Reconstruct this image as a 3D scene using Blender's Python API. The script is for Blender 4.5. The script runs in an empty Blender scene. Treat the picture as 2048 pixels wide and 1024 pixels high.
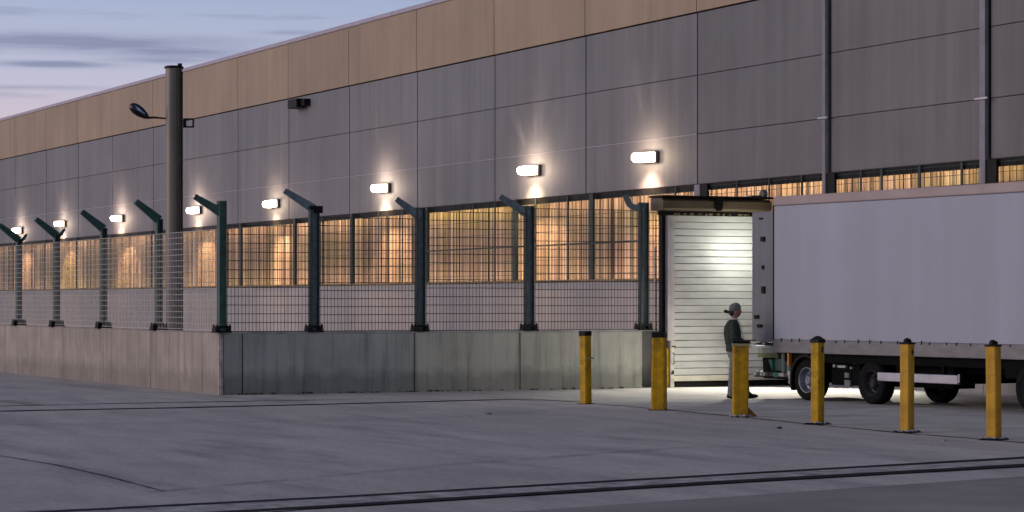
import bpy, bmesh, math, random
from math import sin, cos, pi, radians, tan
from mathutils import Vector, Matrix
random.seed(7)
sc = bpy.context.scene
COL = sc.collection

# ------------------------------------------------------------------ site frame
# world x runs along the warehouse front, world y points into it, z is up.
F = 5000.0; CX = 1024.0; HOR = 603.0; EYE = 1.8
TH = math.atan(2364.0 / F); ST, CT = sin(TH), cos(TH)
def at(px, Z):                      # survey: image column + depth -> site x, y
    t = (px - CX) / F
    return (Z * (t * ST - CT), Z * (t * CT + ST))
def on_y(px, y):                    # where a sight line meets the plane y = const
    t = (px - CX) / F
    return at(px, y / (t * CT + ST))[0]
def on_x(px, x):
    t = (px - CX) / F
    return at(px, x / (t * ST - CT))[1]
def depth_y(px, y):
    return y / (((px - CX) / F) * CT + ST)
def depth_x(px, x):
    return x / (((px - CX) / F) * ST - CT)
def gnd(px, py):
    return at(px, F * EYE / (py - HOR))
def hgt(py, Z):
    return EYE + (HOR - py) * Z / F

# ------------------------------------------------------------------ materials
def newmat(name):
    m = bpy.data.materials.new(name); m.use_nodes = True
    nt = m.node_tree; b = nt.nodes['Principled BSDF']
    return m, nt, b
def ramp(nt, stops):
    r = nt.nodes.new('ShaderNodeValToRGB')
    el = r.color_ramp.elements
    while len(el) < len(stops): el.new(0.5)
    for e, (p, c) in zip(el, stops):
        e.position = p; e.color = (c[0], c[1], c[2], 1)
    return r
def mapping(nt, scale=(1, 1, 1), coord='Object', loc=(0, 0, 0), rot=(0, 0, 0)):
    tc = nt.nodes.new('ShaderNodeTexCoord'); mp = nt.nodes.new('ShaderNodeMapping')
    mp.inputs['Scale'].default_value = scale; mp.inputs['Location'].default_value = loc
    mp.inputs['Rotation'].default_value = rot
    nt.links.new(tc.outputs[coord], mp.inputs[0]); return mp
def noise(nt, vec, scale, detail=4, rough=0.55):
    n = nt.nodes.new('ShaderNodeTexNoise')
    n.inputs['Scale'].default_value = scale; n.inputs['Detail'].default_value = detail
    n.inputs['Roughness'].default_value = rough
    if vec: nt.links.new(vec.outputs[0], n.inputs['Vector'])
    return n
def mix(nt, mode, fac, a, b):
    x = nt.nodes.new('ShaderNodeMix'); x.data_type = 'RGBA'; x.blend_type = mode
    if isinstance(fac, (int, float)): x.inputs[0].default_value = fac
    else: nt.links.new(fac, x.inputs[0])
    for i, v in ((6, a), (7, b)):
        if isinstance(v, tuple): x.inputs[i].default_value = (v[0], v[1], v[2], 1)
        else: nt.links.new(v, x.inputs[i])
    return x.outputs[2]
def surf(name, c, rough=0.5, metal=0.0, var=0.18, scale=3.0, stretch=(1, 1, 1), dirt=0.0, dirt_col=(.03, .028, .025),
         bump=0.0, bscale=40, tint=False, streak=0.0, coord='Object', spec=.5):
    """base colour broken up by noise, optional vertical streaks, dirt patches, per-face tint"""
    m, nt, b = newmat(name)
    mp = mapping(nt, stretch, coord)
    n = noise(nt, mp, scale)
    lo = tuple(v * (1 - var) for v in c); hi = tuple(min(1, v * (1 + var)) for v in c)
    r = ramp(nt, [(0.3, lo), (0.7, hi)]); nt.links.new(n.outputs['Fac'], r.inputs[0])
    out = r.outputs[0]
    if streak:
        mp2 = mapping(nt, (4.0, 4.0, .12), coord); n2 = noise(nt, mp2, 1.6, 6, .65)
        r2 = ramp(nt, [(0.32, (1 - streak,) * 3), (0.6, (1, 1, 1))]); nt.links.new(n2.outputs['Fac'], r2.inputs[0])
        out = mix(nt, 'MULTIPLY', 1.0, out, r2.outputs[0])
    if dirt:
        mp3 = mapping(nt, (1, 1, 1), coord); n3 = noise(nt, mp3, scale * .6 + .4, 8, .7)
        r3 = ramp(nt, [(0.5, (0, 0, 0)), (0.72, (dirt,) * 3)]); nt.links.new(n3.outputs['Fac'], r3.inputs[0])
        out = mix(nt, 'MIX', r3.outputs[0], out, dirt_col)
    if tint:
        at_ = nt.nodes.new('ShaderNodeAttribute'); at_.attribute_name = 'tint'
        out = mix(nt, 'MULTIPLY', 1.0, out, at_.outputs['Color'])
    nt.links.new(out, b.inputs['Base Color'])
    b.inputs['Roughness'].default_value = rough; b.inputs['Metallic'].default_value = metal; b.inputs['Specular IOR Level'].default_value = spec
    if bump:
        nb = noise(nt, mp, bscale, 5); bp = nt.nodes.new('ShaderNodeBump')
        bp.inputs['Strength'].default_value = bump; bp.inputs['Distance'].default_value = .02
        nt.links.new(nb.outputs['Fac'], bp.inputs['Height']); nt.links.new(bp.outputs[0], b.inputs['Normal'])
    return m
def glow(name, c, s):
    m, nt, b = newmat(name)
    b.inputs['Base Color'].default_value = (.8, .8, .8, 1)
    b.inputs['Emission Color'].default_value = (*c, 1); b.inputs['Emission Strength'].default_value = s
    return m

def ground_mat():
    m, nt, b = newmat('yard_concrete')
    mp = mapping(nt, (1, 1, 1))
    big = noise(nt, mp, .11, 5, .6); mid = noise(nt, mapping(nt, (.35, 1.3, 1), rot=(0, 0, .5)), 1.1, 6, .65); fine = noise(nt, mp, 11, 5, .75)
    r1 = ramp(nt, [(.3, (.405, .388, .37)), (.7, (.53, .51, .485))]); nt.links.new(big.outputs['Fac'], r1.inputs[0])
    r2 = ramp(nt, [(.35, (.78, .78, .80)), (.62, (1.04, 1.04, 1.03))]); nt.links.new(mid.outputs['Fac'], r2.inputs[0])
    o = mix(nt, 'MULTIPLY', 1.0, r1.outputs[0], r2.outputs[0])
    r3 = ramp(nt, [(.32, (.74, .74, .74)), (.5, (1, 1, 1)), (.7, (1.16, 1.16, 1.16))]); nt.links.new(fine.outputs['Fac'], r3.inputs[0])
    o = mix(nt, 'MULTIPLY', 1.0, o, r3.outputs[0])
    # oil and tyre smears, long across the yard
    sm = noise(nt, mapping(nt, (.22, 1.1, 1), rot=(0, 0, 1.1)), .9, 7, .6)
    r4 = ramp(nt, [(.52, (1, 1, 1)), (.68, (.68, .69, .73))]); nt.links.new(sm.outputs['Fac'], r4.inputs[0])
    o = mix(nt, 'MULTIPLY', 1.0, o, r4.outputs[0])
    v = nt.nodes.new('ShaderNodeTexVoronoi'); v.inputs['Scale'].default_value = 2.2
    nt.links.new(mp.outputs[0], v.inputs['Vector'])
    r5 = ramp(nt, [(.0, (.45, .45, .45)), (.035, (1, 1, 1))]); nt.links.new(v.outputs['Distance'], r5.inputs[0])
    o = mix(nt, 'MULTIPLY', .8, o, r5.outputs[0])
    nt.links.new(o, b.inputs['Base Color'])
    rr = nt.nodes.new('ShaderNodeMapRange'); rr.inputs[3].default_value = .55; rr.inputs[4].default_value = .85
    nt.links.new(mid.outputs['Fac'], rr.inputs[0]); nt.links.new(rr.outputs[0], b.inputs['Roughness'])
    bp = nt.nodes.new('ShaderNodeBump'); bp.inputs['Strength'].default_value = .35; bp.inputs['Distance'].default_value = .01
    nt.links.new(fine.outputs['Fac'], bp.inputs['Height']); nt.links.new(bp.outputs[0], b.inputs['Normal'])
    return m

def wall_mat(name, lo, hi, soot):
    m, nt, b = newmat(name)
    cl = noise(nt, mapping(nt, (1, 1, 1)), 1.1, 7, .65)
    r1 = ramp(nt, [(.3, lo), (.7, hi)]); nt.links.new(cl.outputs['Fac'], r1.inputs[0])
    st = noise(nt, mapping(nt, (3.2, 3.2, .18)), 1.5, 7, .7)
    r2 = ramp(nt, [(.34, (.62, .6, .6)), (.5, (1, 1, 1)), (.7, (1.1, 1.1, 1.1))]); nt.links.new(st.outputs['Fac'], r2.inputs[0])
    o = mix(nt, 'MULTIPLY', .9, r1.outputs[0], r2.outputs[0])
    tc = nt.nodes.new('ShaderNodeTexCoord'); sp = nt.nodes.new('ShaderNodeSeparateXYZ')
    nt.links.new(tc.outputs['Object'], sp.inputs[0])
    n3 = noise(nt, mapping(nt, (1, 1, 1)), 2.5, 6, .7)
    ad = nt.nodes.new('ShaderNodeMath'); ad.operation = 'MULTIPLY_ADD'
    nt.links.new(n3.outputs['Fac'], ad.inputs[0]); ad.inputs[1].default_value = -.55; nt.links.new(sp.outputs['Z'], ad.inputs[2])
    r3 = ramp(nt, [(-.0, (soot,) * 3), (.22, (1, 1, 1))]); nt.links.new(ad.outputs[0], r3.inputs[0])
    o = mix(nt, 'MULTIPLY', 1, o, r3.outputs[0])
    a = nt.nodes.new('ShaderNodeAttribute'); a.attribute_name = 'tint'
    o = mix(nt, 'MULTIPLY', 1, o, a.outputs['Color'])
    nt.links.new(o, b.inputs['Base Color']); b.inputs['Roughness'].default_value = .85
    f = noise(nt, mapping(nt, (1, 1, 1)), 30, 4, .7); bp = nt.nodes.new('ShaderNodeBump')
    bp.inputs['Strength'].default_value = .3; bp.inputs['Distance'].default_value = .01
    nt.links.new(f.outputs['Fac'], bp.inputs['Height']); nt.links.new(bp.outputs[0], b.inputs['Normal'])
    return m

def clad_mat(name, c, lo=.86):
    m, nt, b = newmat(name)
    n1 = noise(nt, mapping(nt, (1, 1, 1)), .35, 5, .6)
    r1 = ramp(nt, [(.3, tuple(v * .9 for v in c)), (.7, tuple(v * 1.1 for v in c))]); nt.links.new(n1.outputs['Fac'], r1.inputs[0])
    n2 = noise(nt, mapping(nt, (2.2, 2.2, .1)), 1.4, 6, .65)
    r2 = ramp(nt, [(.3, (lo, lo, lo)), (.65, (1.06, 1.06, 1.06))]); nt.links.new(n2.outputs['Fac'], r2.inputs[0])
    o = mix(nt, 'MULTIPLY', 1, r1.outputs[0], r2.outputs[0])
    a = nt.nodes.new('ShaderNodeAttribute'); a.attribute_name = 'tint'
    o = mix(nt, 'MULTIPLY', 1, o, a.outputs['Color'])
    nt.links.new(o, b.inputs['Base Color']); b.inputs['Roughness'].default_value = .62
    w = noise(nt, mapping(nt, (.5, .5, .25)), 1.2, 3); bp = nt.nodes.new('ShaderNodeBump')
    bp.inputs['Strength'].default_value = .25; bp.inputs['Distance'].default_value = .15
    nt.links.new(w.outputs['Fac'], bp.inputs['Height']); nt.links.new(bp.outputs[0], b.inputs['Normal'])
    return m

def reed_mat():
    m, nt, b = newmat('reed')
    a = nt.nodes.new('ShaderNodeAttribute'); a.attribute_name = 'tint'
    n = noise(nt, mapping(nt, (7, 7, .12)), 2.2, 5, .7)
    r = ramp(nt, [(.3, (.36, .27, .18)), (.55, (.60, .47, .35)), (.75, (.76, .63, .52))]); nt.links.new(n.outputs['Fac'], r.inputs[0])
    g = noise(nt, mapping(nt, (.1, .1, .6), loc=(3.3, 0, 0)), 1, 3); rg = ramp(nt, [(.5, (1, 1, 1)), (.65, (.86, .96, .66))])
    nt.links.new(g.outputs['Fac'], rg.inputs[0])
    o = mix(nt, 'MULTIPLY', 1, r.outputs[0], rg.outputs[0]); o = mix(nt, 'MULTIPLY', 1, o, a.outputs['Color'])
    nt.links.new(o, b.inputs['Base Color']); b.inputs['Roughness'].default_value = .8
    return m

def mark_mat():
    m, nt, b = newmat('tyre_mark_rubber'); b.inputs['Base Color'].default_value = (.06, .06, .065, 1); b.inputs['Roughness'].default_value = .8
    n = noise(nt, mapping(nt, (1, 1, 1)), 1.6, 7, .75); r_ = ramp(nt, [(.42, (0, 0, 0)), (.7, (.26, .26, .26))]); nt.links.new(n.outputs['Fac'], r_.inputs[0]); nt.links.new(r_.outputs[0], b.inputs['Alpha'])
    return m
M = dict(
    ground=ground_mat(), mark=mark_mat(),
    patch=surf('dark_asphalt', (.27, .255, .25), .85, var=.25, scale=.5, bump=.3, bscale=60),
    tar=surf('tar_seal', (.02, .02, .026), .85, spec=.1, var=.4, scale=3, bump=.3),
    infill=surf('rough_infill', (.36, .355, .36), .95, var=.5, scale=4, bump=.8, bscale=25),
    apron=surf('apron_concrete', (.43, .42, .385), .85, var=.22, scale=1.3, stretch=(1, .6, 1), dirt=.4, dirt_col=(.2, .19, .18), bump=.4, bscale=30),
    paint_line=surf('worn_road_paint', (.55, .55, .55), .7, var=.4, scale=4),
    wall_l=wall_mat('streaked_pink_concrete', (.30, .27, .24), (.46, .415, .37), .75),
    wall_r=wall_mat('damp_grey_concrete', (.34, .345, .325), (.47, .47, .44), .65),
    wall_b=clad_mat('plinth_concrete', (.36, .35, .355)),
    clad=clad_mat('mauve_cladding', (.212, .210, .232), .80),
    fascia=clad_mat('tan_cladding', (.38, .285, .20), .88),
    coping=surf('coping_metal', (.42, .37, .44), .4, .3, var=.1),
    joint=surf('joint_rubber', (.02, .018, .018), .9),  # dark backing seen through the joints
    pil=surf('pilaster_paint', (.22, .21, .25), .5, .1, var=.15, streak=.2),
    reed=reed_mat(),
    steel=surf('dark_green_steel', (.016, .034, .034), .45, .2, var=.4, scale=6, dirt=.5),
    post=surf('teal_post_paint', (.13, .19, .205), .42, .2, var=.3, scale=5, dirt=.5, streak=.3),
    post2=surf('green_post_paint', (.022, .085, .07), .42, .2, var=.4, scale=9, dirt=.5, streak=.4),
    wire_l=surf('galvanised_wire', (.44, .42, .385), .5, .1, var=.25, scale=8),  # paler copy of the fence wire, lit side put into its colour
    wire_r=surf('weathered_wire', (.045, .042, .042), .6, .1, var=.4, scale=8),  # same wire, darker copy with the shade put into its colour
    black=surf('black_steel', (.006, .006, .006), .5, 0, spec=.18, var=.5, scale=8),
    rubber=surf('tyre_rubber', (.008, .008, .009), .85, 0, spec=.15, var=.4, scale=14, bump=.3),
    chassis=surf('chassis_black', (.003, .003, .003), .7, 0, spec=.08, var=.5, scale=5),
    rim=surf('rim_steel', (.22, .24, .28), .42, .6, var=.3, scale=9, dirt=.6),
    rimdark=surf('dirty_rim', (.03, .03, .032), .6, .4, var=.5, scale=9),
    rimedge=surf('rim_edge', (.65, .65, .66), .35, .6, var=.2),
    yellow=surf('yellow_paint', (.56, .32, .006), .5, 0, var=.25, scale=7, spec=.2, dirt=.95, dirt_col=(.12, .07, .02), streak=.35, bump=.2),
    yellow2=surf('faded_yellow_paint', (.60, .33, .03), .5, 0, var=.25, scale=4, spec=.2, dirt=.75, dirt_col=(.2, .12, .04), streak=.3, bump=.2),
    foot=surf('crumbled_mortar', (.36, .37, .40), .95, var=.8, scale=16, bump=.9, bscale=30),
    white_box=surf('white_truck_panel', (.355, .375, .455), .45, 0, var=.10, scale=.9, stretch=(1, 1, .06), dirt=.12, dirt_col=(.2, .2, .22)),
    rail_alu=surf('scuffed_aluminium', (.20, .20, .215), .5, .25, var=.18, scale=2.5, stretch=(1, 1, 3), dirt=.35, dirt_col=(.14, .125, .12)),
    rail_top=surf('roof_rail_paint', (.36, .29, .285), .45, .1, var=.12, scale=1.5),
    leaf=surf('door_leaf_paint', (.19, .20, .225), .35, .1, var=.1, scale=1.2, streak=.2),
    shutter=surf('shutter_slat', (.56, .57, .54), .38, .25, var=.1, scale=2, stretch=(1, 1, 4), dirt=.12),
    frame_w=surf('pale_jamb_paint', (.52, .48, .50), .45, 0, var=.12, scale=3, streak=.2, dirt=.25),
    beam=surf('olive_beam_paint', (.12, .095, .055), .45, .2, var=.3, scale=3, dirt=.4),
    silver=surf('silver_bar', (.52, .52, .58), .35, .5, var=.2, scale=3),
    orange=surf('orange_marker', (.6, .22, .03), .4),
    green_box=surf('green_grey_box', (.11, .16, .14), .5, 0, var=.3, scale=5),
    olive=surf('olive_plate', (.13, .15, .06), .5, 0, var=.3, scale=5),
    teal=surf('teal_cover', (.03, .19, .14), .5, 0, var=.3, scale=5),
    pole=surf('pole_metal', (.20, .185, .16), .45, .3, var=.12, scale=1, streak=.25),
    poledark=surf('duct_metal', (.028, .03, .026), .5, .3, var=.4, scale=3),
    glass=surf('lamp_glass', (.25, .36, .55), .12, .3, var=.2),
    pipe=surf('pale_pipe', (.55, .50, .42), .45, 0, var=.2, scale=6),
    lens=glow('lamp_lens', (1.0, .80, .55), 8),
    lens2=glow('work_lamp_lens', (1.0, .97, .85), 7),
    skin=surf('skin', (.33, .17, .12), .55, 0, var=.1, scale=20),
    hair=surf('hair', (.015, .012, .01), .6),
    jacket=surf('dark_green_fabric', (.022, .034, .024), .85, 0, var=.35, scale=14, bump=.4),
    trouser=surf('grey_fabric', (.17, .17, .165), .85, 0, var=.25, scale=14, bump=.4),
    cap=surf('grey_cap_fabric', (.13, .15, .145), .85, 0, var=.25, scale=20),
    white_cloth=surf('white_cloth', (.5, .5, .48), .8, var=.1),
    roofing=surf('roof_felt', (.08, .08, .085), .9),
)

# ------------------------------------------------------------------ mesh helpers
class MB:
    def __init__(s): s.v = []; s.f = []; s.t = []
    def add(s, vs, fs, tint=1.0):
        o = len(s.v); s.v += [tuple(v) for v in vs]; s.f += [tuple(i + o for i in f) for f in fs]
        s.t += [tint] * len(fs)
    def box(s, a, b, tint=1.0, mat=None):
        (x0, y0, z0), (x1, y1, z1) = a, b
        vs = [(x0, y0, z0), (x1, y0, z0), (x1, y1, z0), (x0, y1, z0), (x0, y0, z1), (x1, y0, z1), (x1, y1, z1), (x0, y1, z1)]
        if mat: vs = [mat @ Vector(v) for v in vs]
        s.add(vs, [(0, 3, 2, 1), (4, 5, 6, 7), (0, 1, 5, 4), (1, 2, 6, 5), (2, 3, 7, 6), (3, 0, 4, 7)], tint)
        return s
    def tube(s, pts, rad, n=8, tint=1.0, cap=True):
        pts = [Vector(p) for p in pts]; rings = []
        rr = rad if isinstance(rad, (list, tuple)) else [rad] * len(pts)
        up = Vector((0, 0, 1))
        d0 = (pts[1] - pts[0]).normalized()
        if abs(d0.dot(up)) > .95: up = Vector((1, 0, 0))
        vs = []
        for i, p in enumerate(pts):
            d = (pts[min(i + 1, len(pts) - 1)] - pts[max(i - 1, 0)]).normalized()
            x = d.cross(up).normalized(); y = x.cross(d).normalized()
            for k in range(n):
                a = 2 * pi * k / n + pi / n
                vs.append(p + (x * cos(a) + y * sin(a)) * rr[i])
        fs = []
        for i in range(len(pts) - 1):
            for k in range(n):
                fs.append((i * n + k, i * n + (k + 1) % n, (i + 1) * n + (k + 1) % n, (i + 1) * n + k))
        if cap:
            fs.append(tuple(reversed(range(n)))); fs.append(tuple(range((len(pts) - 1) * n, len(pts) * n)))
        s.add(vs, fs, tint); return s
    def prism(s, prof, y0, y1, axis='y', tint=1.0):     # closed profile of 2D points extruded along an axis
        n = len(prof)
        if axis == 'y': mk = lambda p, h: (p[0], h, p[1])
        elif axis == 'x': mk = lambda p, h: (h, p[0], p[1])
        else: mk = lambda p, h: (p[0], p[1], h)
        vs = [mk(p, y0) for p in prof] + [mk(p, y1) for p in prof]
        fs = [(i, (i + 1) % n, (i + 1) % n + n, i + n) for i in range(n)] + [tuple(reversed(range(n))), tuple(range(n, 2 * n))]
        s.add(vs, fs, tint); return s
    def lathe(s, prof, c, axis='y', n=32, tint=1.0):    # prof: (radius, offset along axis)
        vs = []; m = len(prof)
        for k in range(n):
            a = 2 * pi * k / n
            for r, h in prof:
                if axis == 'y': vs.append((c[0] + r * cos(a), c[1] + h, c[2] + r * sin(a)))
                else: vs.append((c[0] + r * cos(a), c[1] + r * sin(a), c[2] + h))
        fs = []
        for k in range(n):
            for j in range(m - 1):
                fs.append((k * m + j, ((k + 1) % n) * m + j, ((k + 1) % n) * m + j + 1, k * m + j + 1))
        s.add(vs, fs, tint); return s
    def blob(s, c, r, n=12, m=8, jit=0, rnd=random):
        vs = []; fs = []
        for j in range(m + 1):
            t = pi * j / m
            for k in range(n):
                a = 2 * pi * k / n; q = 1 + rnd.uniform(-jit, jit)
                vs.append((c[0] + r[0] * sin(t) * cos(a) * q, c[1] + r[1] * sin(t) * sin(a) * q, c[2] + r[2] * cos(t) * q))
        for j in range(m):
            for k in range(n):
                fs.append((j * n + k, (j + 1) * n + k, (j + 1) * n + (k + 1) % n, j * n + (k + 1) % n))
        s.add(vs, fs); return s
    def build(s, name, mat, parent=None, smooth=False, bevel=0, loc=None, rz=0):
        me = bpy.data.meshes.new(name); me.from_pydata(s.v, [], s.f); me.update()
        bm = bmesh.new(); bm.from_mesh(me); bmesh.ops.recalc_face_normals(bm, faces=bm.faces); bm.to_mesh(me); bm.free()
        if any(t != 1.0 for t in s.t) or True:
            ca = me.color_attributes.new('tint', 'FLOAT_COLOR', 'CORNER')
            i = 0
            for p in me.polygons:
                t = s.t[p.index]; c = (t, t, t, 1) if isinstance(t, (int, float)) else (*t, 1)
                for _ in p.loop_indices: ca.data[i].color = c; i += 1
        o = bpy.data.objects.new(name, me); COL.objects.link(o)
        me.materials.append(M[mat] if isinstance(mat, str) else mat)
        if smooth:
            for p in me.polygons: p.use_smooth = True
            if smooth != 'all':
                try: me.set_sharp_from_angle(angle=radians(40))
                except Exception: pass
        if bevel:
            b = o.modifiers.new('bevel', 'BEVEL'); b.width = bevel; b.segments = 2; b.limit_method = 'ANGLE'
        if parent: o.parent = parent
        if loc: o.location = loc
        if rz: o.rotation_euler.z = rz
        return o

def tag(o, label=None, cat=None, group=None, kind=None):
    if label: o['label'] = label
    if cat: o['category'] = cat
    if group: o['group'] = group
    if kind: o['kind'] = kind
    return o
def empty(name, loc, rz=0, **k):
    o = bpy.data.objects.new(name, None); COL.objects.link(o); o.location = loc; o.rotation_euler.z = rz
    o.empty_display_size = .3
    return tag(o, **k)
def copy_tree(o, parent=None):
    c = o.copy(); COL.objects.link(c)
    if parent: c.parent = parent
    for ch in [x for x in bpy.data.objects if x.parent == o]: copy_tree(ch, c)
    return c

# ------------------------------------------------------------------ ground
g = MB(); S = 3000
g.add([(-S, -S, 0), (S, -S, 0), (S, S, 0), (-S, S, 0)], [(0, 1, 2, 3)])
tag(g.build('ground', 'ground'), kind='structure')

def strip(name, pts, widths, mat, z, jit=0.0, step=.4):
    """a ground strip following surveyed points; pts are site xy"""
    mb = MB(); P = [Vector((p[0], p[1])) for p in pts]; out = []
    for i in range(len(P) - 1):
        n = max(1, int((P[i + 1] - P[i]).length / step))
        for k in range(n): 
            f = k / n; out.append((P[i].lerp(P[i + 1], f), widths[i] * (1 - f) + widths[i + 1] * f))
    out.append((P[-1], widths[-1])); vs = []
    for i, (p, w) in enumerate(out):
        d = (out[min(i + 1, len(out) - 1)][0] - out[max(i - 1, 0)][0]).normalized(); nn = Vector((-d.y, d.x))
        a = w / 2 * (1 + random.uniform(-jit, jit)); b_ = w / 2 * (1 + random.uniform(-jit, jit))
        vs += [(p.x + nn.x * a, p.y + nn.y * a, z), (p.x - nn.x * b_, p.y - nn.y * b_, z)]
    mb.add(vs, [(2 * i, 2 * i + 1, 2 * i + 3, 2 * i + 2) for i in range(len(out) - 1)])
    return tag(mb.build(name, mat), kind='structure')
def ext(p, q, d):                      # extend q beyond p by d metres
    p = Vector(p); q = Vector(q); v = (p - q).normalized(); r = p + v * d; return (r.x, r.y)
U = [gnd(2048, 917), gnd(1400, 954), gnd(700, 994.5), gnd(190, 1021)]
L = [gnd(2048, 932), gnd(1400, 968.5), gnd(700, 1012), gnd(530, 1022)]
U = [ext(U[0], U[1], 25)] + U + [ext(U[-1], U[-2], 12)]
L = [ext(L[0], L[1], 25)] + L + [ext(L[-1], L[-2], 12)]
Mid = [((a[0] + b[0]) / 2, (a[1] + b[1]) / 2) for a, b in zip(U, L)]
wid = [(Vector(a) - Vector(b)).length for a, b in zip(U, L)]
dk = [gnd(2048, 953), gnd(1400, 998), gnd(1100, 1019)]
dk = [ext(dk[0], dk[1], 25)] + dk + [ext(dk[-1], dk[-2], 20)]
mbp = MB(); vs = []
for p in dk: vs += [(p[0], p[1], .004), (p[0] + 9.0, p[1] - 5.0, .004)]
mbp.add(vs, [(2 * i, 2 * i + 1, 2 * i + 3, 2 * i + 2) for i in range(len(dk) - 1)])
tag(mbp.build('road', 'patch'), kind='structure')
wmin = [w * .92 for w in wid]
strip('paved_strip', Mid, wmin, 'infill', .008, .05, .5)
strip('pavement_seam', U, [.22, .22, .18, .16, .15, .15], 'tar', .012, .10, .5)
strip('pavement_seam', L, [.30, .30, .26, .22, .2, .2], 'tar', .012, .10, .5)
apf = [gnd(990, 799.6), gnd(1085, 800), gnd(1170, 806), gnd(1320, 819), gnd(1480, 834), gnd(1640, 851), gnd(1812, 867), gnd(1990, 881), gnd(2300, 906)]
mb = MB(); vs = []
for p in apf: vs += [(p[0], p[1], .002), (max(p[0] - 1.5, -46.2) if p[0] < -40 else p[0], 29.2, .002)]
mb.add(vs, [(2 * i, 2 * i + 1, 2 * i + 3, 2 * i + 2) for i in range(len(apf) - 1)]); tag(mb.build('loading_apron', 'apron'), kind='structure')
far = [gnd(0, 822.5), gnd(350, 816), gnd(700, 807.5), gnd(1000, 799.5), gnd(1085, 800), gnd(1160, 804.5)]
far = [ext(far[0], far[1], 15)] + far
strip('pavement_seam', far, [.34, .34, .32, .28, .24, .12, .04], 'tar', .006, .25, .3)
far2 = [gnd(0, 812.5), gnd(250, 807), gnd(480, 803), gnd(720, 799)]
strip('pavement_seam', far2, [.12, .12, .16, .03], 'tar', .006, .5, .3)
strip('pavement_seam', [gnd(0, 801), gnd(50, 806), gnd(78, 811)], [.5, .3, .2], 'patch', .006, .3, .3)
strip('pavement_crack', [gnd(-60, 901), gnd(0, 912), gnd(110, 930), gnd(205, 951), gnd(300, 976), gnd(330, 984)], [.028, .028, .028, .026, .02, .01], 'tar', .006, .5, .2)
strip('pavement_seam', [gnd(1170, 806), gnd(1320, 819), gnd(1480, 834), gnd(1640, 851), gnd(1812, 867), gnd(1990, 881), gnd(2200, 898)], [.05] * 7, 'tar', .006, .8, .15)
strip('painted_line', [gnd(1880, 789.5), gnd(1960, 792.5), gnd(2060, 797)], [.09] * 3, 'paint_line', .006, .2, .3)

# ------------------------------------------------------------------ warehouse
YB = 29.38
JX = [30, 93, 157, 225, 307, 476, 578, 699, 835, 990, 1172, 1395, 1657, 1975]
ja = [on_y(x, YB) for x in JX]
ja = [ja[0] - 5.4 * k for k in range(6, 0, -1)] + ja + [ja[-1] + 5.4 * k for k in range(1, 5)]
XL, XR = ja[0], ja[-1]
Z0, Z1, Z2, Z3, Z4, Z5 = 4.59, 5.78, 7.18, 8.66, 10.52, 10.66
PL = 2.32                                     # plinth top
wh = empty('warehouse', ((XL + XR) / 2, YB, 0), label='long mauve and tan clad warehouse behind the fence', cat='warehouse')
def W(mb, name, mat, **k):                    # part of the warehouse given in site coordinates
    o = mb.build(name, mat, wh, **k); o.location = (-wh.location.x, -wh.location.y, 0) if not k.get('loc') else k['loc']; return o
mb = MB()
mb.box((XL, YB + .42, PL - .3), (XR, YB + 18, Z0)); mb.box((XL, YB + .10, Z0 + .001), (XR, YB + 18, Z4 - .02)); W(mb, 'wall', 'joint')
mb = MB(); mb.box((XL - .1, YB + .3, Z4 - .02), (XR + .1, YB + 18.2, Z4 + .05)); W(mb, 'roof', 'roofing')
mb = MB(); G = .045
for i in range(len(ja) - 1):
    a, b = ja[i] + G / 2 + .005, ja[i + 1] - G / 2 - .005
    if JX[-2] and ja[i] > on_y(1500, YB): a += .09
    for z0, z1 in ((Z0, Z1), (Z1, Z2), (Z2, Z3)):
        t = random.uniform(.96, 1.04) * (.74 if i > 17 else .82 if i > 16 else .93 if i > 15 else 1); mb.box((a, YB, z0 + .009), (b, YB + .08, z1 - .009), (t, t * random.uniform(.99, 1.01), t))  # right-hand bays tinted darker, fading lamplight put into the panel colour
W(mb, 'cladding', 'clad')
mb = MB()
for i in range(len(ja) - 1):
    t = random.uniform(.94, 1.05); mb.box((ja[i] + .017, YB - .03, Z3 + .03), (ja[i + 1] - .017, YB + .06, Z4), t)
W(mb, 'fascia', 'fascia')
mb = MB(); mb.box((XL - .1, YB - .07, Z4 + .005), (XR + .1, YB + .3, Z5)); W(mb, 'coping', 'coping', bevel=.015)
# thin drip flashing under the middle row of panels
mb = MB()
for i in range(17): mb.box((ja[i] + .03, YB - .012, Z1 - .012), (ja[i + 1] - .03, YB - .001, Z1 + .006))
W(mb, 'flashing', 'coping')
mb = MB(); mb.box((XL, YB - .02, Z0 - .16), (XR, YB + .08, Z0 - .004)); W(mb, 'lintel', 'black')
mb = MB(); mb.box((XL, YB + .085, Z0 - .05), (XR, YB + .13, Z0 - .002)); W(mb, 'strip_lamp', glow('strip_lens', (1, .66, .38), 1.0))  # added unseen strip, glows to brighten the reeds
for i in range(len(ja) - 1):  # added hidden area lights, above and below, to even out the reed glow
    for z, e, dn in ((Z0 - .06, 3.3, 1), (PL + .03, 1.7, -1)):
        l = bpy.data.lights.new('strip_light', 'AREA'); l.shape = 'RECTANGLE'; l.size = (ja[i + 1] - ja[i]) * .99; l.size_y = .04; l.energy = e * (.8 + .4 * ((i * 7) % 5) / 4) * (ja[i + 1] - ja[i]); l.color = (1, .71, .50)
        o = bpy.data.objects.new('strip_light', l); COL.objects.link(o); o.parent = wh; o.location = ((ja[i] + ja[i + 1]) / 2 - wh.location.x, .10 if dn > 0 else .04, z)
        o.rotation_euler = (radians(35), 0, 0) if dn > 0 else (radians(180 - 35), 0, 0)
mb = MB()                                     # plinth blocks
for i in range(len(ja) - 1):
    mb.box((ja[i] + .008, YB - .10, 0), (ja[i + 1] - .008, YB + .098, PL - .022), random.uniform(.93, 1.05))
W(mb, 'plinth', 'wall_b')
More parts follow.
